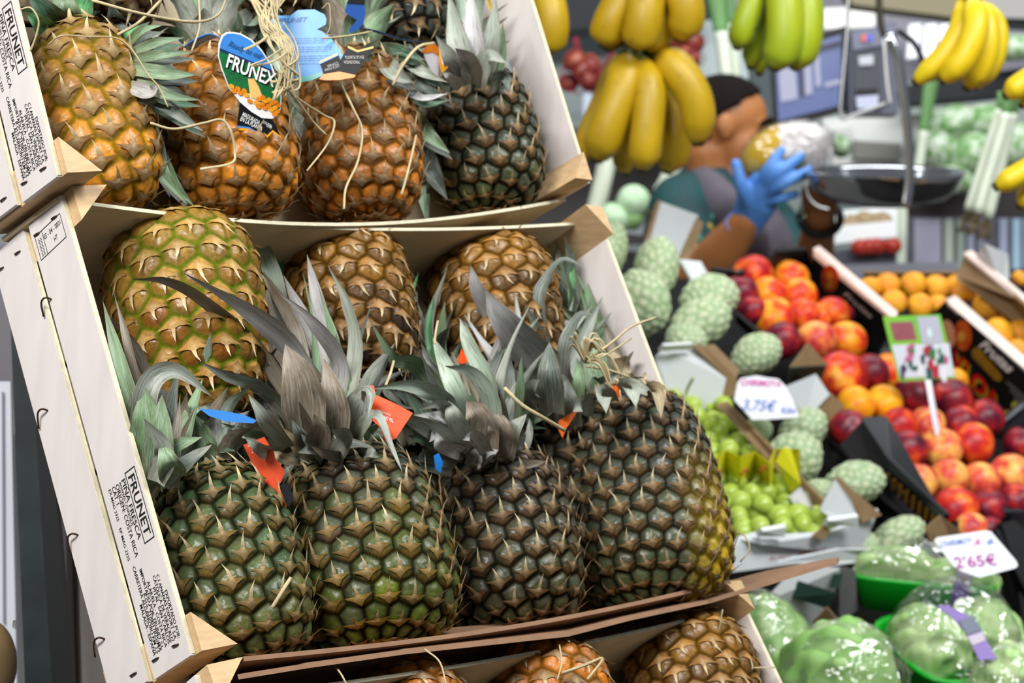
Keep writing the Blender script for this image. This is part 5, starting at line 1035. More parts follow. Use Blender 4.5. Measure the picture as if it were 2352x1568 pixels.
def bar(pts, d, wpx, th, mat, name, root):
    P = smooth_path([D(x, y, d) for x, y in pts], 24); V, Fc = tube(P, wpx * d / F / 2, 10, th, up=AX[2]); mk(name, V, Fc, mat, root)
bar([(2040, 80), (2062, 130), (2078, 230), (2088, 340), (2088, 420), (2080, 478)], 4.03, 22, .25, m_chrome, 'strap', sca); bar([(2030, 78), (2034, 130), (2040, 200), (2046, 240)], 4.38, 10, .3, m_steel, 'strap', sca)
bar([(1948, -30), (1946, 60), (1937, 170), (1930, 250), (1934, 271), (1950, 268), (1995, 252), (2038, 237)], 4.1, 9, 1, m_steel, 'hook_rod', sca); bar([(2018, -30), (2020, 20), (2024, 60), (2032, 86)], 4.2, 16, 1, M('dark_rod', '3a3428', .4, metal=.6), 'hanger', sca)
bar([(1850, 420), (1856, 450), (1875, 472), (1905, 482)], 4.05, 8, 1, m_steel, 'pan_handle', sca)
bar([(2062, 70), (2100, 100), (2125, 150), (2150, 185)], 4.3, 14, 1, m_black, 'cable', sca)
def slab(name, quad, d, th, mat, parent, **k):
    P = [D(x, y, d) for x, y in quad]; V, Fc = prism(P, AX[2] * th); return mk(name, V, Fc, mat, parent, smooth=False, **k)
mon = thing('monitor', 'black touch-screen monitor of the scale, left of the grey printer', 'monitor', D(1860, 180, 4.9))
slab('bezel', [(1768, 110), (1945, 58), (1948, 252), (1782, 300)], 4.9, .03, m_black, mon)
def screen_mat():
    m = bpy.data.materials.new('lit_screen'); m.use_nodes = True; b = m.node_tree.nodes['Principled BSDF']; b.inputs['Base Color'].default_value = lin('3c4668') + (1,); b.inputs['Emission Color'].default_value = lin('6876a8') + (1,); b.inputs['Emission Strength'].default_value = .55; b.inputs['Roughness'].default_value = .25; return m
sm_ = screen_mat(); slab('screen', [(1780, 124), (1932, 80), (1936, 240), (1788, 278)], 4.893, .004, sm_, mon)
def emi(name, c, s, base='202030'):
    m = bpy.data.materials.new(name); m.use_nodes = True; b = m.node_tree.nodes['Principled BSDF']; b.inputs['Base Color'].default_value = lin(base) + (1,); b.inputs['Emission Color'].default_value = lin(c) + (1,); b.inputs['Emission Strength'].default_value = s; return m
sw_ = emi('screen_light', 'c8cbe6', .75); sd = emi('screen_dark', '2c3350', .4)
for q, mm in (([(1788, 160), (1826, 150), (1832, 226), (1794, 234)], sw_), ([(1846, 132), (1862, 128), (1866, 214), (1850, 218)], sw_), ([(1870, 130), (1882, 127), (1886, 196), (1874, 199)], sw_), ([(1894, 190), (1930, 182), (1930, 192), (1896, 200)], sw_), ([(1834, 150), (1844, 147), (1848, 220), (1838, 222)], sd), ([(1790, 130), (1930, 92), (1931, 106), (1791, 142)], sd)):
    slab('screen_window', q, 4.888, .003, mm, mon)
prn = thing('label_printer', 'dark grey label printer of the scale beside the monitor', 'printer', D(2005, 165, 4.8))
slab('housing', [(1950, 72), (2058, 52), (2064, 262), (1952, 262)], 4.85, .08, M('grey_housing', '4d5060', .5), prn); slab('front', [(1960, 120), (2022, 112), (2028, 250), (1962, 250)], 4.84, .02, M('dark_front', '33363f', .5), prn)
slab('slot', [(1966, 206), (2016, 202), (2014, 214), (1968, 218)], 4.836, .01, m_black, prn); slab('paper', [(1966, 222), (2018, 218), (2016, 246), (1970, 250)], 4.835, .006, M('label_paper', 'b8bcd4', .6), prn)
slab('badge', [(1972, 130), (2006, 126), (2006, 148), (1974, 150)], 4.836, .004, M('pale_badge', 'b9bac2', .5), prn); slab('top', [(1956, 74), (2056, 56), (2050, 100), (1960, 116)], 4.838, .02, M('printer_top', '6a6c80', .5), prn)
for x, c in ((1996, '3a5ad0'), (1985, 'd05a3a')): slab('button', [(x - 6, 80), (x + 6, 78), (x + 6, 94), (x - 6, 96)], 4.834, .004, M('btn_' + c, c, .4), prn)

cab = thing('cold_cabinet', 'tall glass-fronted cold cabinet behind the onions, left of the monitor', 'cabinet', D(1480, 300, 6.4))
m_glow = M('lit_panel', 'dfeaea', .4); m_dk = M('dark_fascia', '0c1018', .5, spec=.3)
slab('back_panel', [(1180, 40), (1760, 20), (1760, 330), (1180, 330)], 6.5, .03, M('cabinet_white', 'cfdcdc', .5, .2, 4, col2=None), cab)
slab('fascia', [(1180, -90), (1660, -90), (1660, 20), (1420, 52), (1180, 88)], 6.1, .2, m_dk, cab)
slab('shelf', [(1180, 292), (1580, 292), (1580, 312), (1180, 312)], 6.0, .4, M('shelf_dark', '34323a', .5), cab)
slab('lower_front', [(1180, 312), (1600, 312), (1600, 560), (1180, 560)], 6.2, .05, M('cabinet_dark', '2b2624', .6), cab)
for x in (1340, 1390, 1440): slab('glass_strip', [(x, 210), (x + 36, 210), (x + 36, 288), (x, 288)], 6.3, .01, M('pale_glass', 'c3cfe0', .3), cab)
slab('door_post', [(1722, 140), (1776, 128), (1784, 330), (1734, 330)], 5.6, .05, M('dark_post', '2c3a3c', .5), cab); slab('price_rail', [(1360, 500), (1480, 508), (1476, 540), (1366, 530)], 5.0, .02, M('rail_steel', '8d9298', .4, metal=.6), cab)
cab2 = thing('cold_cabinet', 'grey open cold cabinet with lit vertical panels behind the hanging scale', 'cabinet', D(2150, 500, 6.2))
slab('back_panel', [(1780, 200), (2420, 170), (2420, 640), (1780, 640)], 6.6, .03, M('cabinet_grey', 'aab4b0', .5, .35, 5), cab2)
slab('upper_beam', [(2085, 196), (2400, 148), (2400, 208), (2090, 236)], 5.8, .15, m_dk, cab2)
slab('white_box_front', [(1890, 272), (2150, 262), (2150, 384), (1890, 384)], 6.0, .1, M('white_front', 'd5d6d2', .5), cab2); slab('grey_window', [(1960, 322), (2072, 330), (2066, 368), (1962, 364)], 5.98, .01, M('grey_window', '77746c', .5), cab2)
slab('pale_post', [(1918, 296), (1956, 292), (1950, 380), (1910, 380)], 5.95, .05, M('pale_post', 'c4c2bd', .5), cab2); slab('dark_plinth', [(2080, 440), (2420, 420), (2420, 500), (2080, 496)], 5.9, .1, M('brown_plinth', '2a201f', .6), cab2)
slab('grille', [(2080, 496), (2420, 492), (2420, 626), (2080, 626)], 5.9, .1, M('grille_grey', '5a5864', .5), cab2); slab('steel_base', [(1940, 608), (2200, 600), (2200, 640), (1940, 640)], 5.2, .1, M('rail_steel2', '8a8a94', .35, metal=.5), cab2)
for x, wd, c in ((2100, 62, 'a9a6bc'), (2170, 20, 'b9c2b4'), (2198, 18, '9aa89c'), (2222, 16, 'a0a4bc'), (2246, 14, '8f92a6'), (2296, 18, 'a8b0cc'), (2326, 18, 'a6c8dc'), (2350, 16, '9aa2c0')):
    slab('lit_strip', [(x, 502), (x + wd, 502), (x + wd, 618), (x, 618)], 5.88, .02, M('strip_' + c, c, .35), cab2)
slab('pillar', [(2060, 380), (2086, 380), (2080, 620), (2058, 620)], 5.5, .05, M('cream_pillar', 'c2c8b4', .5), cab2); slab('window', [(2318, 300), (2346, 295), (2338, 420), (2316, 420)], 6.2, .02, M('bright_strip', 'e6eaf2', .4), cab2)
can = thing('canopy', 'beige slatted canopy beam and lit windows at the top right', 'canopy', D(2100, 20, 6.6))
slab('beam', [(1930, -40), (2200, -40), (2230, 44), (1960, 10)], 5.9, .1, M('beige_beam', '8a7f62', .6), can); slab('soffit', [(1860, -40), (2420, -40), (2420, 160), (1860, 210)], 6.8, .05, M('soffit_grey', '9b97a2', .6, .4, 4), can)
for x in (2090, 2126, 2160): slab('lit_window', [(x, 56), (x + 26, 54), (x + 22, 130), (x - 6, 134)], 6.7, .02, emi('window_light%d' % x, 'f0f4ff', .9, 'e0e0e0'), can)
slab('roof_panel', [(2200, -20), (2420, 0), (2420, 44), (2250, 40)], 6.0, .05, M('roof_pale', 'a8a4a0', .6), can); slab('dark_gap', [(2240, 40), (2420, 44), (2420, 70), (2250, 58)], 6.02, .04, m_dk, can)
slab('bright_panel', [(1870, 20), (2010, 14), (2010, 60), (1870, 66)], 6.6, .03, emi('lit_panel2', 'f4f0ea', .6, 'e0e0e0'), can)
pk = fruit_mat('greens_pack', [(.3, '4f8a3c'), (.45, '8fb07c'), (.6, 'd5e0cc'), (.75, '5c8a4a')], scale=2.2, rough=.3); pk_me = unit_mesh('salad_bag', SV, SF, pk)
for i, (x, y, wx, wy, lb) in enumerate([(2180, 282, 130, 90, 'bag of green salad under the dark beam, upper left'), (2270, 276, 120, 90, 'bag of green salad under the dark beam, upper right'), (2150, 340, 110, 110, 'bag of pale greens left of the leeks, lower'), (2230, 350, 120, 110, 'bag of pale greens behind the leeks'), (2330, 330, 90, 120, 'bag of greens at the right edge behind bananas'), (2190, 410, 110, 70, 'bag of greens low on the shelf by the scale pan'), (1930, 335, 50, 60, 'small green pack behind the wrapped fruit'), (2330, 108, 90, 70, 'leafy pack above the dark beam at the right')]):
    P = D(x, y, 5.7); o = fruit('salad_bag', pk_me, P, 1, lb, 'salad', 'bags of salad in the cold cabinet'); s = 5.7 / F / 2; o.scale = (wx * s, .06, wy * s); o.rotation_euler = (0, .3 * (i % 3 - 1), 0)
cb = fruit_mat('cabbage_leaf', [(.3, 'a9d49a'), (.5, 'cfe8c4'), (.7, 'b5dcae')], scale=1.6, rough=.5); cb_me = unit_mesh('cabbage', SV, SF, cb); cb2 = unit_mesh('cabbage', SV, SF, fruit_mat('cabbage_green', [(.3, '6a9a4a'), (.5, '9cc484'), (.7, '84b06a')], scale=1.6, rough=.5))
for x, y, wd, me, lb in ((1455, 462, 80, cb_me, 'pale round cabbage behind the grey carton flap'), (1412, 500, 76, cb_me, 'pale green cabbage half hidden by the wooden post'), (1452, 500, 56, cb2, 'darker green cabbage under the pale round one'), (1840, 520, 80, cb_me, 'pale cabbage behind the person\'s torso'), (1845, 560, 50, cb2, 'green lettuce between torso and raised forearm')):
    fruit('cabbage', me, D(x, y, 5.0), wd / 2 * 5.0 / F, lb, 'cabbage', 'cabbages behind the stall')
box = thing('mushroom_tray', 'white tray of brown mushrooms behind the hanging pan', 'tray', D(1985, 530, 5.4))
slab('tray_front', [(1900, 520), (2060, 506), (2060, 544), (1904, 562)], 5.3, .14, M('tray_white', 'e2e4e4', .4), box); slab('tray_back', [(1910, 484), (2060, 474), (2060, 510), (1910, 520)], 5.45, .01, MATS['tray_white'], box)
ms_me = unit_mesh('mushroom', SV * np.array([1, 1, .7]), SF, fruit_mat('mushroom_skin', [(.3, '8a7350'), (.6, 'a08a6c'), (.8, '6a5640')], rough=.7))
for i, (x, y) in enumerate(((1960, 508), (1985, 500), (2010, 508), (2030, 502), (1940, 516))): fruit('mushroom', ms_me, D(x, y, 5.36), .022, 'brown mushroom in the white tray, ' + ['second from left', 'middle', 'second from right', 'rightmost', 'leftmost'][i] + ' one', 'mushroom', 'mushrooms in the white tray')
crt = thing('tomato_crate', 'dark crate with red produce under the mushroom tray', 'crate', D(2000, 580, 5.3)); slab('crate_front', [(1900, 576), (2060, 560), (2060, 612), (1900, 616)], 5.3, .2, M('crate_dark', '3d3c46', .5), crt)
tm_me = unit_mesh('tomato', SV, SF, fruit_mat('tomato_skin', [(.3, 'b83a24'), (.7, '8c2018')], rough=.3))
for i, x in enumerate((1975, 1995, 2015, 2050)): fruit('tomato', tm_me, D(x, 568 - i, 5.27), .022, 'dull red tomato in the dark crate, ' + ['first', 'second', 'third', 'last'][i] + ' from the left', 'tomato', 'tomatoes in the dark crate')
cnt = thing('counter', 'dark counter base behind the fruit stall', 'counter', D(1700, 900, 5.4)); slab('front', [(1200, 560), (2420, 640), (2420, 1400), (1200, 1400)], 5.66, .2, M('counter_dark', '171617', .7), cnt)

# ------------------------------------------------------------------ the person behind the stall
m_skin = M('skin', 'b4733f', .5, .12, 14, sss=.1); m_hair = M('hair', '17100e', .9, .3, 90, spec=.15); m_glove = M('blue_glove', '5a93e0', .45, .08, 30)
m_apron = M('apron_grey', '5c5560', .8, .15, 20); m_shirt = M('teal_shirt', '0b4546', .75, col2='0d3034', scale=12)
def remesh(o, voxel, sm=4, it=.5):
    r = o.modifiers.new('remesh', 'REMESH'); r.mode = 'VOXEL'; r.voxel_size = voxel; r.use_smooth_shade = True
    s = o.modifiers.new('smooth', 'SMOOTH'); s.iterations = sm; s.factor = it
per = thing('person', 'person in grey apron and teal patterned sleeves bending to smell a wrapped fruit', 'person', D(1680, 700, 4.7))
H0 = D(1674, 297, 4.68)
a_ = math.radians(-5); fw = math.cos(a_) * AX[0] + math.sin(a_) * AX[1]; fw = nrm(fw - .12 * AX[2]); lf = nrm(np.cross(AX[1], fw)); lf = lf - fw * (lf @ fw); lf = nrm(lf); upv = np.cross(fw, lf); 
if upv @ AX[1] < 0: upv = -upv
hp = lambda x, y, z: H0 + (fw * x + lf * y + upv * z) * .94
def ell(c, r, nu=24, nv=18):
    V, Fq, u, v = sphere_grid(nu, nv); V = np.array([hp(c[0] + p[0] * r[0], c[1] + p[1] * r[1], c[2] + p[2] * r[2]) for p in V]); 
    return V, [tuple(f) for f in Fq.tolist()]
head_parts = [ell((-.012, 0, .028), (.098, .076, .088)), ell((.03, 0, -.03), (.062, .062, .080)), ell((.045, 0, -.075), (.042, .045, .038)), ell((.062, 0, -.100), (.022, .024, .020)), ell((.074, 0, .012), (.022, .050, .016)),
              ell((.088, 0, -.028), (.020, .015, .024)), ell((.097, 0, -.040), (.015, .014, .012)), ell((.080, 0, -.066), (.020, .026, .009)), ell((.078, 0, -.078), (.019, .023, .009)), ell((-.05, 0, -.06), (.045, .05, .05))]
for sgn in (1, -1):
    for c, r in (((-.004, .076, -.004), (.018, .008, .030)), ((-.012, .082, .004), (.016, .006, .024))): head_parts.append(ell((c[0], sgn * c[1], c[2]), r))
nk0 = hp(-.045, 0, -.05); nk1 = D(1634, 430, 4.70); ch = D(1676, 545, 4.74); hipP = D(1700, 900, 4.8)
sh1 = D(1566, 478, 4.60); el1 = D(1598, 640, 4.42); wr1 = D(1716, 506, 4.30); sh2 = D(1770, 520, 4.92); el2 = D(1850, 720, 4.7); wr2 = D(1884, 500, 4.36)
bp = head_parts + [limb([nk0, (nk0 + nk1) / 2, nk1, D(1640, 470, 4.72)], [.054, .052, .058, .07], 18), limb([D(1645, 450, 4.72), ch, D(1695, 700, 4.76), hipP], [.085, .115, .12, .13], 20, 12, 1.35, up=AX[2]),
                   limb([D(1630, 470, 4.7), sh1, (sh1 + el1) / 2, el1], [.06, .058, .050, .044], 16, 12), limb([el1, (el1 + wr1) / 2 + AX[1] * -.006, wr1], [.045, .046, .032], 16, 10), limb([D(1680, 480, 4.8), sh2, (sh2 + el2) / 2, el2], [.06, .058, .048, .042], 16, 12), limb([el2, (el2 + wr2) / 2, wr2], [.042, .044, .031], 16, 10)]
# bare right hand holding the pan rim
hc = D(1884, 455, 4.33); bp += [limb([wr2, hc], [.030, .040], 14, 6, .55, up=AX[2])]
for i, (x, y, r) in enumerate(((1866, 424, .010), (1878, 416, .0105), (1892, 416, .010), (1904, 424, .009))): bp.append(limb([D(1872 + i * 8, 450, 4.32), D(1868 + i * 11, 432, 4.29), D(x, y, 4.335)], [.011, r, r * .8], 8, 6))
bp.append(limb([D(1866, 470, 4.33), D(1852, 452, 4.30), D(1850, 432, 4.29)], [.013, .012, .009], 8, 6))
V, Fc = join(bp); body = mk('body', V, Fc, m_skin, per); remesh(body, .006, 6)
def shell(name, parts, mat, vox=.007, parent=None, sm=5):
    V, Fc = join(parts); o = mk(name, V, Fc, mat, parent or per); remesh(o, vox, sm); return o
# hair: cap over skull, cut along the hairline
V, Fq, u, v = sphere_grid(64, 48); keep = []
HV = np.array([hp(-.014 + p[0] * .106, p[1] * .083, .030 + p[2] * .096) for p in V])
def hair_in(p): return p[2] > (-.22 + .95 * (p[0] + .1) if p[0] > -.1 else (-.22 if p[0] > -.22 else -.80))
Fh = [tuple(f) for f in Fq.tolist() if all(hair_in(V[i]) for i in f)]
ho = mk('hair', HV, Fh, m_hair, per); so = ho.modifiers.new('solid', 'SOLIDIFY'); so.thickness = .014; so.offset = -1
for sgn in (1, -1):
    V, Fc = ell((.079, sgn * .047, -.004), (.012, .014, .009), 14, 10); mk('eye', V, Fc, M('eye_dark', '1a1210', .3), per)
    V, Fc = limb([hp(.096, sgn * .016, .018), hp(.092, sgn * .038, .024), hp(.074, sgn * .062, .014)], [.006, .008, .005], 8, 6); mk('eyebrow', V, Fc, m_hair, per)
# clothes
shell('shirt', [limb([D(1622, 462, 4.69), sh1 + AX[0] * -.004, sh1 * .45 + el1 * .55], [.066, .070, .062], 18, 10), limb([D(1690, 490, 4.82), sh2, sh2 * .5 + el2 * .5], [.066, .068, .06], 18, 10), limb([D(1628, 452, 4.70), D(1672, 545, 4.735), D(1690, 700, 4.76), hipP], [.085, .121, .126, .136], 20, 12, 1.36, up=AX[2])], m_shirt)
rs_ = random.Random(4)
for i in range(16):
    t = rs_.random(); c = sh1 * (1 - .55 * t) + el1 * .55 * t; a = rs_.uniform(-1.4, 1.4); dx = AX[0] * math.sin(a) - AX[2] * math.cos(a); q = c + dx * .069
    V, Fq, u, v = sphere_grid(10, 6); mk('shirt_print', q + V * np.array([.012, .012, .018]) * rs_.uniform(.5, 1), Fq, M('mustard_print', 'a58a20', .7) if i % 3 else M('light_teal', '2a8a7a', .7), per)
shell('apron', [limb([D(1640, 475, 4.72), D(1690, 560, 4.735), D(1705, 700, 4.76), hipP], [.090, .122, .130, .140], 22, 12, 1.37, up=AX[2]), limb([D(1580, 414, 4.74), D(1606, 420, 4.63), D(1650, 472, 4.565), D(1700, 545, 4.57), D(1722, 620, 4.59)], [.024, .042, .054, .060, .05], 14, 14, .6, up=AX[2])], m_apron)
# blue glove with palm, four fingers and thumb
ga = [limb([wr1 + nrm(el1 - wr1) * .02, wr1, D(1738, 462, 4.27), D(1752, 432, 4.25)], [.036, .034, .042, .036], 16, 10, .62, up=AX[2]),
      limb([D(1722, 470, 4.27), D(1704, 430, 4.24), D(1690, 376, 4.235)], [.018, .014, .011], 10, 10), limb([D(1742, 430, 4.25), D(1766, 388, 4.215), D(1794, 346, 4.22)], [.014, .0125, .010], 10, 10), limb([D(1752, 438, 4.25), D(1790, 396, 4.205), D(1840, 358, 4.225)], [.014, .0125, .010], 10, 10),
      limb([D(1758, 450, 4.25), D(1800, 422, 4.205), D(1858, 390, 4.225)], [.0135, .012, .0095], 10, 10), limb([D(1752, 466, 4.26), D(1790, 456, 4.23), D(1828, 446, 4.25)], [.012, .0105, .0085], 10, 10)]
shell('glove', ga, m_glove, .0035, sm=3)
V, Fc = tube([wr1 + nrm(el1 - wr1) * .022, wr1 + nrm(el1 - wr1) * .028], .0350, 18); mk('glove_cuff', V, Fc, m_glove, per)
a = np.linspace(0, 2 * math.pi, 28); ax2 = nrm(wr2 - el2); e1 = nrm(np.cross(ax2, AX[2])); e2 = np.cross(ax2, e1); V, Fc = tube([wr2 + .040 * (math.cos(t) * e1 + math.sin(t) * e2) for t in a], .0085, 8); mk('wristband', V, Fc, M('black_band', '0f0f10', .5), per)
# wrapped fruit held in the glove
P0 = D(1808, 352, 4.275); wf = thing('wrapped_fruit', 'yellow melon in crinkled clear film held by a blue glove', 'melon', P0)
V, Fq, u, v = sphere_grid(48, 34); ex, ey, ez = nrm(AX[0] + .33 * AX[1]), nrm(AX[1] - .33 * AX[0]), AX[2]
yw = np.array(lin('e0b40c')); wv = np.array(lin('cfc6c2')); gv = np.array(lin('8f8a30'))
cc = np.array([yw if p[0] < .05 + .2 * p[2] and p[2 if False else 1] > -.15 else (gv if p[0] < .25 and p[1] <= -.15 else wv) for p in V]) * (.9 + .2 * rng.random(len(V)))[:, None]
tw = lambda V, k: P0 + (V[:, :1] * ex * .092 + V[:, 1:2] * ey * .060 + V[:, 2:3] * ez * .055) * k
mk('melon', tw(V, 1.0), Fq, M('melon_skin', attr=True, rough=.4), wf, cc)
hN = sum(.014 * np.abs(np.sin(V @ np.random.default_rng(i).normal(size=3) * 6 + i)) for i in range(4))
mk('plastic_wrap', tw(V, (1.03 + hN)[:, None]), Fq, m_film, wf)

# ------------------------------------------------------------------ hang tags on the pineapples
def flat(plane, pts, off, th, mat, name, parent):
    P = [plane.at(x, y, off) for x, y in pts]; n = plane.n if plane.n @ (CAM - P[0]) > 0 else -plane.n
    V, Fc = prism(P, -n * th); return mk(name, V, Fc, mat, parent, smooth=False)
class TP(Plane):
    def __init__(s, P, n):
        n = nrm(n); n = n if n @ (CAM - P) > 0 else -n; Plane.__init__(s, P, n)
def tag_text(pl, root, t, p0, p1, up, hpx, mat, off=.0016, bold=.0, shear=.0):
    A, B, U = pl.at(*p0, off), pl.at(*p1, off), pl.at(p0[0] + up[0], p0[1] + up[1], off); lettering(t, A, B, U - A, hpx * dep(A) / F, mat, root, bold, shear)
g4 = lambda *L: [(480 + x / 5.807, 60 + y / 5.807) for x, y in L]
m_tb = M('tag_blue', '3f86d6', .25); m_tn = M('tag_navy', '17355f', .3); m_tg = M('tag_green', '0f7a3c', .28, col2='2a5a3a', scale=260); m_to = M('tag_orange', 'f08a14', .3, .25, 600); m_tk = M('tag_black', '0e1014', .5, spec=.25); m_ty = M('tag_gold', 'f0a21c', .3); m_twh = M('tag_white', 'f2f2f0', .35); m_tlb = M('tag_light_blue', '5a9fdc', .38, col2='4a8fd0', scale=60); m_trd = M('tag_red_orange', 'f0500f', .35)
tp1 = TP(UPP.at(575, 190, -.025), CAM - UPP.at(575, 190, -.025) + .25 * UPP.u - .10 * UPP.v)
tg1 = thing('hang_tag', 'rounded FRUNEX hang tag with blue top and printed pineapples on the orange pineapple', 'tag', tp1.at(510, 100))
out = g4((240, 92), (330, 90), (420, 105), (560, 180), (700, 320), (830, 520), (920, 760), (958, 940), (950, 1090), (905, 1185), (830, 1225), (700, 1215), (560, 1130), (420, 1010), (270, 820), (170, 570), (128, 400), (136, 240), (180, 130))
flat(tp1, [(x + (x - 575) * .025, y + (y - 180) * .02) for x, y in out], 0, .0006, m_twh, 'card', tg1)
flat(tp1, g4((245, 100), (330, 98), (420, 115), (555, 190), (692, 325), (822, 525), (835, 590), (148, 300), (150, 245), (190, 140)), .0005, .0003, m_tb, 'blue_print', tg1)
flat(tp1, g4((146, 292), (838, 582), (850, 630), (142, 330)), .0006, .0003, m_tn, 'navy_print', tg1)
flat(tp1, g4((142, 330), (850, 630), (912, 770), (948, 940), (945, 1085), (900, 1180), (560, 900), (270, 810), (180, 565), (136, 400)), .0005, .0003, m_tg, 'green_print', tg1)
flat(tp1, g4((520, 700), (600, 700), (660, 800), (700, 900), (740, 1010), (560, 950), (540, 860)), .0008, .0003, M('tag_cream', 'f2c070', .3), 'fruit_flesh', tg1)
for rows in range(7):
    for k in range(8):
        x = 300 + k * 84 + (rows % 2) * 36 - rows * 4; y = 800 + rows * 62 + k * 30 - (rows * k) * 3.2
        # keep inside lower edge of the tag
        t = (x - 280) / 640; ylow = 835 + 390 * min(1, max(0, t)) ** .8; ytop = 790 + 230 * t + (70 if 500 < x < 640 else 0)
        if ytop < y < ylow - 10 and x < 930: flat(tp1, g4((x, y - 32), (x + 34, y - 8), (x + 36, y + 26), (x, y + 36), (x - 34, y + 12), (x - 32, y - 20)), .0010, .0003, m_to if (k + rows) % 3 else m_ty, 'printed_eye', tg1)
flat(tp1, g4((412, 1012), (560, 1132), (700, 1215), (830, 1226), (880, 1300), (960, 1480), (850, 1400), (780, 1480), (735, 1420), (715, 1500), (545, 1365), (372, 1345)), -.0004, .0004, m_tk, 'ribbon', tg1)
flat(tp1, g4((372, 1345), (545, 1365), (715, 1500), (712, 1532), (540, 1395), (366, 1388)), .0004, .0003, m_ty, 'gold_edge', tg1); flat(tp1, g4((374, 1325), (545, 1346), (716, 1480), (715, 1502), (545, 1367), (372, 1347)), .0005, .0003, m_tb, 'blue_edge', tg1)
flat(tp1, g4((735, 1420), (778, 1488), (850, 1415), (968, 1490), (960, 1470), (850, 1385), (776, 1455)), .0004, .0003, m_ty, 'gold_edge', tg1)
tag_text(tp1, tg1, 'FRUNEX', *g4((232, 545), (872, 822)), (8, -32), 31, m_tk, .0015, .035); tag_text(tp1, tg1, 'FRUNEX', *g4((224, 540), (862, 812)), (8, -32), 31, m_twh, .0019, .02)
tag_text(tp1, tg1, 'Ready to eat', *g4((250, 260), (700, 440)), (6, -16), 13, m_tn, .0014, .0, .4)
tag_text(tp1, tg1, 'MADURADA', *g4((440, 1195), (665, 1320)), (4, -9), 10, m_twh, .0006, .01); tag_text(tp1, tg1, 'EN LA PLANTA', *g4((412, 1255), (700, 1400)), (4, -9), 10, m_twh, .0006, .01)
tag_text(tp1, tg1, 'LISTA PARA', *g4((706, 1285), (830, 1350)), (3, -6), 6, m_twh, .0006); tag_text(tp1, tg1, 'COMER', *g4((760, 1335), (830, 1372)), (3, -6), 6, m_twh, .0006)
V, Fc = tube(smooth_path([UPP.at(510, 92, -.024), UPP.at(490, 82, -.02), UPP.at(455, 95, .0), UPP.at(432, 112, .02)], 10), .0045, 8, .15, up=AX[1]); mk('strap', V, Fc, m_tb, tg1)
g7 = lambda *L: [(600 + x / 3.92, y / 3.92) for x, y in L]
tp2 = TP(UPP.at(700, 110, -.02), CAM - UPP.at(700, 110, -.02) - .15 * UPP.u + .5 * UPP.v)
tg2 = thing('hang_tag', 'pale blue reverse of a hang tag covered in fine print, right of the raffia', 'tag', tp2.at(700, 40))
flat(tp2, g7((45, 180), (120, 132), (180, 140), (262, 138), (330, 90), (480, 85), (570, 130), (588, 175), (580, 222), (500, 265), (545, 280), (620, 335), (700, 430), (750, 520), (690, 600), (552, 680), (450, 725), (350, 740), (290, 718), (240, 650), (205, 560), (165, 420), (160, 280), (60, 276)), 0, .0006, m_tlb, 'card', tg2)
m_tt = M('tag_print_blue', '2a5f9e', .4)
for i, (y, a, b) in enumerate(((352, 270, 590), (372, 280, 600), (392, 300, 570), (430, 280, 640), (450, 290, 630), (470, 300, 600), (510, 300, 640), (530, 310, 660), (550, 320, 620), (580, 320, 560))): tag_text(tp2, tg2, 'minimo de vitamina y fibra cada dia', *g7((a, y), (b, y - 6)), (0, -6), 3.6, m_tt, .0006)
tag_text(tp2, tg2, 'FRUNET', *g7((150, 205), (420, 190)), (0, -8), 10, m_tt, .0006, .01, .3)
flat(tp2, g7((300, 700), (450, 680), (545, 640), (552, 680), (450, 725), (350, 740)), .0004, .0003, M('tag_teal', '4fa8a0', .3), 'green_print', tg2)
flat(tp2, g7((525, 560), (690, 482), (712, 540), (782, 418), (872, 462), (1010, 425), (930, 560), (850, 672), (700, 640), (560, 664)), .0012, .0005, m_tk, 'ribbon', tg2); flat(tp2, g7((520, 552), (690, 476), (692, 490), (524, 566)), .0016, .0003, m_ty, 'gold_edge', tg2); flat(tp2, g7((782, 412), (868, 452), (1012, 416), (1008, 434), (868, 470), (778, 430)), .0016, .0003, m_ty, 'gold_edge', tg2); flat(tp2, g7((524, 566), (692, 490), (693, 500), (526, 578)), .0016, .0003, m_tb, 'blue_edge', tg2)
flat(tp2, g7((560, 664), (640, 632), (720, 624), (800, 640), (852, 672), (840, 695), (700, 720), (580, 722), (520, 712)), .0008, .0004, m_to, 'printed_fruit', tg2)
tag_text(tp2, tg2, 'EN LA PLANTA', *g7((920, 500), (750, 500)), (2, 8), 8, M('tag_grey_text', 'a9a6a2', .4), .0020); tag_text(tp2, tg2, 'MADURADA', *g7((880, 545), (740, 545)), (2, 8), 8, MATS['tag_grey_text'], .0020); tag_text(tp2, tg2, 'LISTA PARA', *g7((700, 580), (566, 622)), (2, 6), 6, MATS['tag_grey_text'], .0020); tag_text(tp2, tg2, 'COMER', *g7((690, 556), (590, 586)), (2, 6), 6, MATS['tag_grey_text'], .0020)
tp3 = TP(UPP.at(830, 50, .0), CAM - UPP.at(830, 50, .0) - .6 * UPP.u)
tg3 = thing('hang_tag', 'dark blue hang tag edge beside the topmost right pineapple', 'tag', tp3.at(830, 40)); flat(tp3, g7((770, 30), (930, 40), (938, 120), (920, 210), (890, 252), (800, 300), (790, 270), (860, 180), (750, 110)), 0, .0006, M('tag_dark_blue', '1d4f9c', .35), 'card', tg3); flat(tp3, g7((790, -20), (935, -20), (932, 42), (770, 30)), .0006, .0005, m_tk, 'ribbon', tg3)
V, Fc = tube(smooth_path([UPP.at(827, 64, -.01), UPP.at(870, 74, -.02), UPP.at(920, 90, -.025), UPP.at(972, 97, -.02)], 12), .0028, 8, .2, up=UPP.v); mk('strap', V, Fc, m_tn, tg3)
tp4 = TP(UPP.at(1000, 135, -.02), CAM - UPP.at(1000, 135, -.02) + .5 * UPP.u)
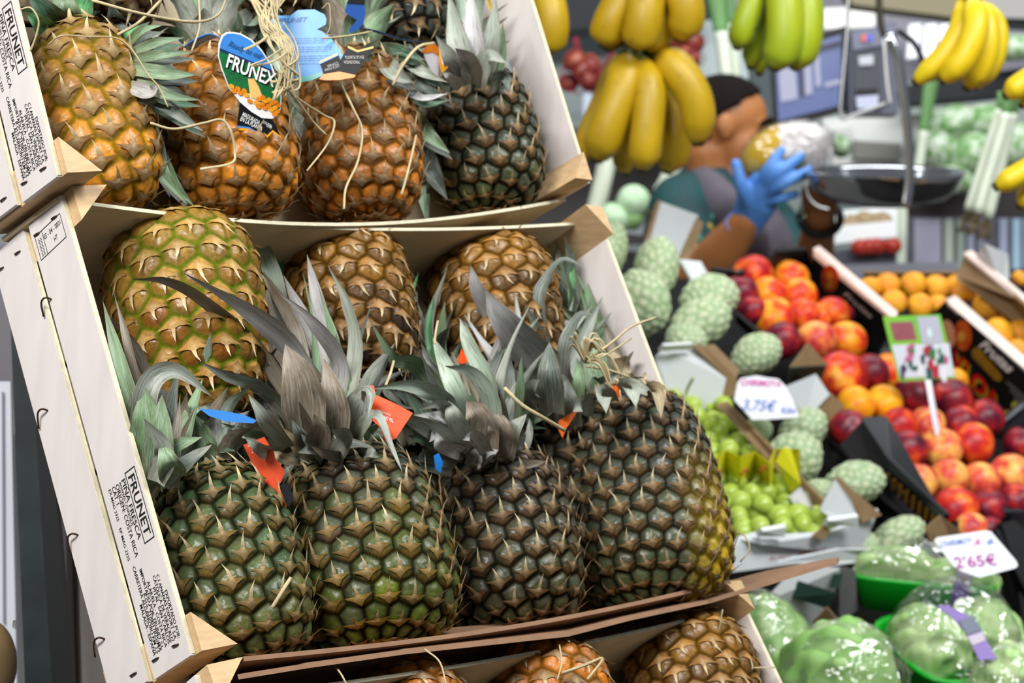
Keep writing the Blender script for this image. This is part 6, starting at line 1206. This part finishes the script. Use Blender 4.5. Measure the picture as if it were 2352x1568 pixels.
tg4 = thing('hang_tag', 'small curled orange and white tag between the two right-hand crowns', 'tag', tp4.at(1000, 135)); flat(tp4, g7((1450, 440), (1530, 400), (1590, 440), (1600, 560), (1590, 690), (1540, 660), (1480, 540)), 0, .0006, M('tag_dull_white', 'b9b4b8', .4), 'card', tg4); flat(tp4, g7((1440, 470), (1500, 400), (1560, 395), (1600, 430), (1590, 500), (1540, 470), (1490, 480)), .0006, .0004, M('tag_brown_orange', 'b5660f', .4), 'orange_print', tg4); flat(tp4, g7((1600, 420), (1630, 425), (1680, 560), (1680, 610), (1625, 655), (1600, 560)), .0008, .0006, m_ty, 'curled_edge', tg4); flat(tp4, g7((1620, 510), (1640, 500), (1650, 560), (1638, 590), (1625, 560)), .0014, .0003, m_twh, 'white_print', tg4)
g6 = lambda *L: [(540 + x / 4.9, 880 + y / 4.9) for x, y in L]
tp5 = TP(LOW.at(880, 950, -.035), CAM - LOW.at(880, 950, -.035) + .3 * LOW.v)
tg5 = thing('hang_tag', 'glossy orange-red tag with small white print right of the largest crown', 'tag', tp5.at(880, 940)); flat(tp5, g6((1490, 40), (1530, 20), (1562, 28), (1580, 130), (1700, 180), (1850, 250), (2000, 335), (1895, 490), (1810, 620), (1720, 660), (1690, 650), (1640, 500), (1510, 390)), 0, .0006, m_trd, 'card', tg5)
tag_text(tp5, tg5, 'SUPER', *g6((1770, 400), (1580, 320)), (3, 9), 10, m_twh, .0006, .01); tag_text(tp5, tg5, 'SWEET', *g6((1745, 345), (1580, 280)), (3, 9), 6, m_twh, .0006)
tp6 = TP(LOW.at(610, 1090, -.0), CAM - LOW.at(610, 1090, 0) - .5 * LOW.u)
tg6 = thing('hang_tag', 'long orange tag hanging between the two left front pineapples', 'tag', tp6.at(590, 1030)); flat(tp6, g6((90, 692), (330, 602), (470, 850), (560, 1000), (520, 1100), (490, 1150), (560, 1320), (600, 1568), (560, 1600), (520, 1500), (440, 1300), (280, 1070), (190, 900)), 0, .0006, M('tag_deep_orange', 'd6481a', .4), 'card', tg6); flat(tp6, g6((500, 1150), (600, 1120), (660, 1300), (600, 1400), (560, 1320)), .0006, .0004, m_tk, 'black_print', tg6); tag_text(tp6, tg6, 'Z', *g6((180, 790), (205, 785)), (2, -6), 8, m_twh, .0008); tag_text(tp6, tg6, 'PREMIUM', *g6((140, 720), (225, 695)), (2, -6), 4, m_twh, .0008)
for nm, pts, m0, col, lb in (('hang_tag', [(458, 938), (500, 941), (560, 952), (590, 965), (582, 972), (520, 968), (480, 955)], -.02, m_tb, 'thin blue tag edge poking out left of the largest crown'), ('hang_tag', [(996, 1046), (1008, 1040), (1018, 1062), (1012, 1086), (1000, 1076)], .0, M('tag_bright_blue', '1c86e0', .3), 'scrap of bright blue tag between the two middle front crowns'),
                             ('hang_tag', [(1364, 912), (1415, 884), (1422, 890), (1424, 912), (1330, 938), (1300, 985), (1292, 1006), (1282, 985), (1284, 965), (1330, 938)], -.015, M('tag_orange2', 'e8650f', .4), 'orange tag behind the short-crowned pineapple at the right'), ('hang_tag', [(1050, 830), (1060, 800), (1076, 830), (1062, 836)], .03, m_trd, 'small red tag corner glimpsed behind the middle pineapples')):
    pl_ = TP(LOW.at(*pts[0], m0), CAM - LOW.at(*pts[0], m0)); t_ = thing(nm, lb, 'tag', pl_.at(*pts[0])); flat(pl_, pts, 0, .0006, col, 'card', t_)

# ------------------------------------------------------------------ straw
def straw_path(c, pts, wpx, jit=.0):
    P = [c.at(x, y, m) for x, y, m in pts]; d = dep(P[0]); return tube(smooth_path(P, max(8, 5 * len(P))), wpx * d / F / 2, 5, .35, up=nrm(CAM - P[0]))
def tuft(c, label, knot, strands, wpx=7):
    root = thing('raffia_tuft', label, 'straw', c.at(*knot)); 
    for s in strands: V, Fc = straw_path(c, s, wpx * random.uniform(.7, 1.2)); mk('strand', V, Fc, m_straw, root)
    return root
r2_ = random.Random(9); S1 = []
for i in range(26):
    x0 = 560 + r2_.random() * 110; S1.append([(x0, -20, -.03), (600 + r2_.random() * 40, 40 + r2_.random() * 30, -.045), (640 + r2_.random() * 34, 100 + r2_.random() * 40, -.05), (640 + r2_.random() * 50, 150 + r2_.random() * 50, -.045), (620 + r2_.random() * 60, 185 + r2_.random() * 50, -.04)])
S1 += [[(640, 60, -.04), (600, 95, -.05), (560, 115, -.05)], [(660, 120, -.05), (630, 140, -.055), (592, 150, -.05), (575, 150, -.05)], [(650, 110, -.05), (612, 135, -.055), (580, 148, -.05)], [(665, 150, -.05), (685, 130, -.05), (676, 90, -.05), (650, 50, -.05)]]
tuft(UPP, 'knotted bunch of pale raffia hanging between the two blue tags', (640, 60, -.05), S1, 6)
S2 = []
for i in range(20):
    a = r2_.uniform(-2.9, .9); L = r2_.uniform(35, 95); S2.append([(1343, 832, -.06), (1343 + math.cos(a) * L * .5 + r2_.uniform(-8, 8), 820 + math.sin(a) * L * .6 - 14, -.075), (1343 + math.cos(a + .3) * L, 832 + math.sin(a + .3) * L * .8, -.07)])
S2 += [[(1345, 828, -.06), (1400, 790, -.075), (1450, 750, -.08), (1508, 728, -.08)], [(1345, 830, -.06), (1390, 815, -.075), (1450, 776, -.075)], [(1345, 840, -.06), (1400, 850, -.07), (1446, 866, -.07)]]
tuft(LOW, 'frayed tuft of pale raffia on the leaves by the right slat', (1343, 832, -.06), S2, 6)
LOOSE = [(UPP, [(270, 80, -.02), (320, 50, -.03), (370, 0, -.03)], 8, 'flat straw blade slanting over the pineapple at the upper left'), (UPP, [(210, 0, -.03), (320, 30, -.04), (440, 50, -.04), (500, 35, -.04), (522, -10, -.04)], 8, 'long straw arching along the top left of the picture'),
         (UPP, [(112, 102, -.02), (140, 82, -.03), (200, 84, -.03), (262, 86, -.03), (300, 110, -.03), (340, 170, -.03), (365, 200, -.03), (386, 246, -.03)], 4, 'thin straw curling from the left pineapple over the leaves'), (UPP, [(345, 282, -.03), (400, 296, -.035), (470, 282, -.04), (508, 275, -.04), (530, 300, -.04), (540, 350, -.035), (530, 375, -.035), (460, 388, -.03)], 7, 'bent straw looped across the pineapple under the round tag'),
         (UPP, [(640, 185, -.04), (690, 230, -.03), (745, 265, -.02), (768, 280, -.02), (752, 330, -.02), (705, 392, -.01)], 6, 'kinked straw between the second and third upper pineapples'), (UPP, [(785, 196, -.02), (812, 250, -.025), (832, 300, -.025), (822, 370, -.02), (795, 430, -.02), (790, 480, -.02)], 6, 'long straw running down the third upper pineapple'),
         (UPP, [(956, 310, -.01), (945, 360, -.015), (930, 420, -.015), (922, 446, -.015)], 6, 'straight straw on the right flank of the third upper pineapple'), (UPP, [(740, 88, -.04), (800, 82, -.045), (855, 72, -.04)], 5, 'thin straw lying across the pale blue tag'), (UPP, [(902, 196, -.03), (925, 150, -.04), (960, 108, -.045), (998, 98, -.04)], 8, 'pale straw blade arching over the dark crown leaves'),
         (UPP, [(456, -10, -.03), (458, 60, -.04), (440, 118, -.035)], 5, 'straw hanging straight down left of the round tag'), (UPP, [(740, 20, -.03), (756, 10, -.04), (758, 60, -.04), (750, 80, -.04)], 5, 'short straw hooked above the pale blue tag'), (UPP, [(46, 22, -.03), (70, 18, -.035), (88, 45, -.035), (85, 75, -.03), (70, 118, -.02)], 5, 'straw looped over the rim of the left printed slat'),
         (UPP, [(650, 190, -.04), (690, 240, -.03), (720, 280, -.02), (750, 310, -.02)], 5, 'straw trailing below the raffia knot'), (LOW, [(1158, 890, -.075), (1200, 930, -.08), (1250, 960, -.08), (1298, 988, -.07)], 10, 'stiff straw blade reaching to the short-crowned pineapple'), (LOW, [(905, 828, -.07), (896, 860, -.07), (886, 884, -.07)], 7, 'short white straw beside the orange-red tag'),
         (LOW, [(625, 1395, -.03), (645, 1362, -.035), (668, 1326, -.03)], 10, 'short cut straw stuck between the two left front pineapples'), (LOW, [(1006, 736, -.03), (1001, 762, -.03), (998, 790, -.03)], 6, 'short pale straw above the middle green crown'), (LOW, [(1652, 1450, .0), (1660, 1400, -.02), (1650, 1500, .0), (1700, 1530, -.01), (1780, 1532, -.02)], 4, 'thin straw trailing over the lowest right slat'),
         (LOW, [(1700, 1290, -.02), (1722, 1260, -.03), (1710, 1230, -.03), (1690, 1222, -.02)], 4, 'curled straw at the right corner post of the middle crate')]
LOOSE += [(BOT, [(975, 1490, -.03), (1010, 1520, -.04), (1025, 1575, -.04)], 5, 'thin straw curving down between the lowest orange pineapples'), (BOT, [(1290, 1545, -.04), (1340, 1528, -.05), (1385, 1512, -.05), (1350, 1560, -.05)], 8, 'forked pale straw lying on the middle lowest pineapple'),
          (BOT, [(1285, 1480, -.03), (1290, 1520, -.04), (1280, 1560, -.04)], 4, 'fine straw running over the top of the middle lowest pineapple'), (BOT, [(770, 1530, .0), (785, 1550, -.02), (800, 1580, -.02)], 5, 'short straw at the bottom edge left of the lowest pineapples')]
for c, pts, wpx, lb in LOOSE:
    V, Fc = straw_path(c, pts, wpx); mk('straw', V, Fc, m_straw, None, label=lb, cat='straw', group='loose straws')

# ------------------------------------------------------------------ left edge of the picture: frame behind the crates
fr = thing('steel_post', 'black scratched steel post behind the crates at the left edge', 'post', D(60, 1200, 2.0))
slab('post', [(24, 740), (78, 740), (128, 1640), (60, 1640)], 2.0, .02, M('scratched_black', '1b2224', .45, col2='2c3535', scale=18), fr); slab('flange', [(66, 740), (100, 780), (170, 1640), (124, 1640)], 1.985, .015, M('black_flange', '0d0f10', .5), fr)
lp = thing('cabinet_side', 'white enamel panel with grey top at the far left edge', 'panel', D(10, 1100, 2.3)); slab('white_panel', [(-120, 876), (24, 876), (40, 1640), (-120, 1640)], 2.25, .01, M('enamel_white', 'd9dce6', .4, .06, 8), lp); slab('grey_top', [(-120, 560), (60, 560), (60, 876), (-120, 876)], 2.3, .01, M('enamel_grey', '6d6a70', .5), lp); slab('groove', [(3, 900), (7, 900), (10, 1430), (6, 1430)], 2.245, .004, M('groove_grey', '9a9ca6', .5), lp)
dp = thing('cabinet_side', 'dark grey panel in the gap behind the left slats', 'panel', D(140, 1300, 2.1)); slab('dark_panel', [(90, 700), (420, 700), (420, 1640), (120, 1640)], 2.2, .01, M('dark_grey_panel', '4a4648', .6), dp); slab('pale_panel', [(160, 1170), (420, 1170), (420, 1640), (172, 1640)], 2.12, .01, M('pale_beige_panel', 'b9b0a8', .55, .2, 10), dp); slab('edge', [(150, 1170), (162, 1170), (176, 1640), (160, 1640)], 2.11, .02, M('brown_edge', '3a3230', .6), dp)
me_ = thing('melon', 'tan melon with a white sticker at the bottom left corner', 'melon', D(-10, 1515, 1.9)); V, Fq, u, v = sphere_grid(40, 28); P0 = D(-20, 1520, 1.9); s = 1.9 / F
mk('rind', P0 + V * np.array([58 * s, 58 * s, 98 * s]), Fq, M('melon_rind', '8f7550', .5, .3, 30), me_); q_ = D(32, 1438, 1.87); mk('painted_highlight', *prism([D(30, 1424, 1.87), D(36, 1424, 1.875), D(36, 1446, 1.872), D(28, 1440, 1.868)], AX[2] * .001), m_twh, me_, smooth=False)  # small white patch paints a highlight onto the rind
# sloping stand that carries the pineapple crates
sd_ = thing('crate_stand', 'dark stand carrying the leaning pineapple crates from behind', 'stand', BOT.P(.3, 0, .2))
for c in (BOT, LOW, UPP):
    V, Fc = boxVF(c.P(.05, .03, c.D + .02), .5 * c.u, .3 * c.v, .012 * c.m); mk('back_rest', V, Fc, M('stand_dark', '1c1a18', .6), sd_, smooth=False)
for u0 in (.03, .55):
    q = BOT.P(u0, .04, BOT.D + .05); V, Fc = boxVF((q[0] - .02, q[1] - .02, 0), (.04, 0, 0), (0, .04, 0), (0, 0, q[2])); mk('leg', V, Fc, m_black, sd_, smooth=False)
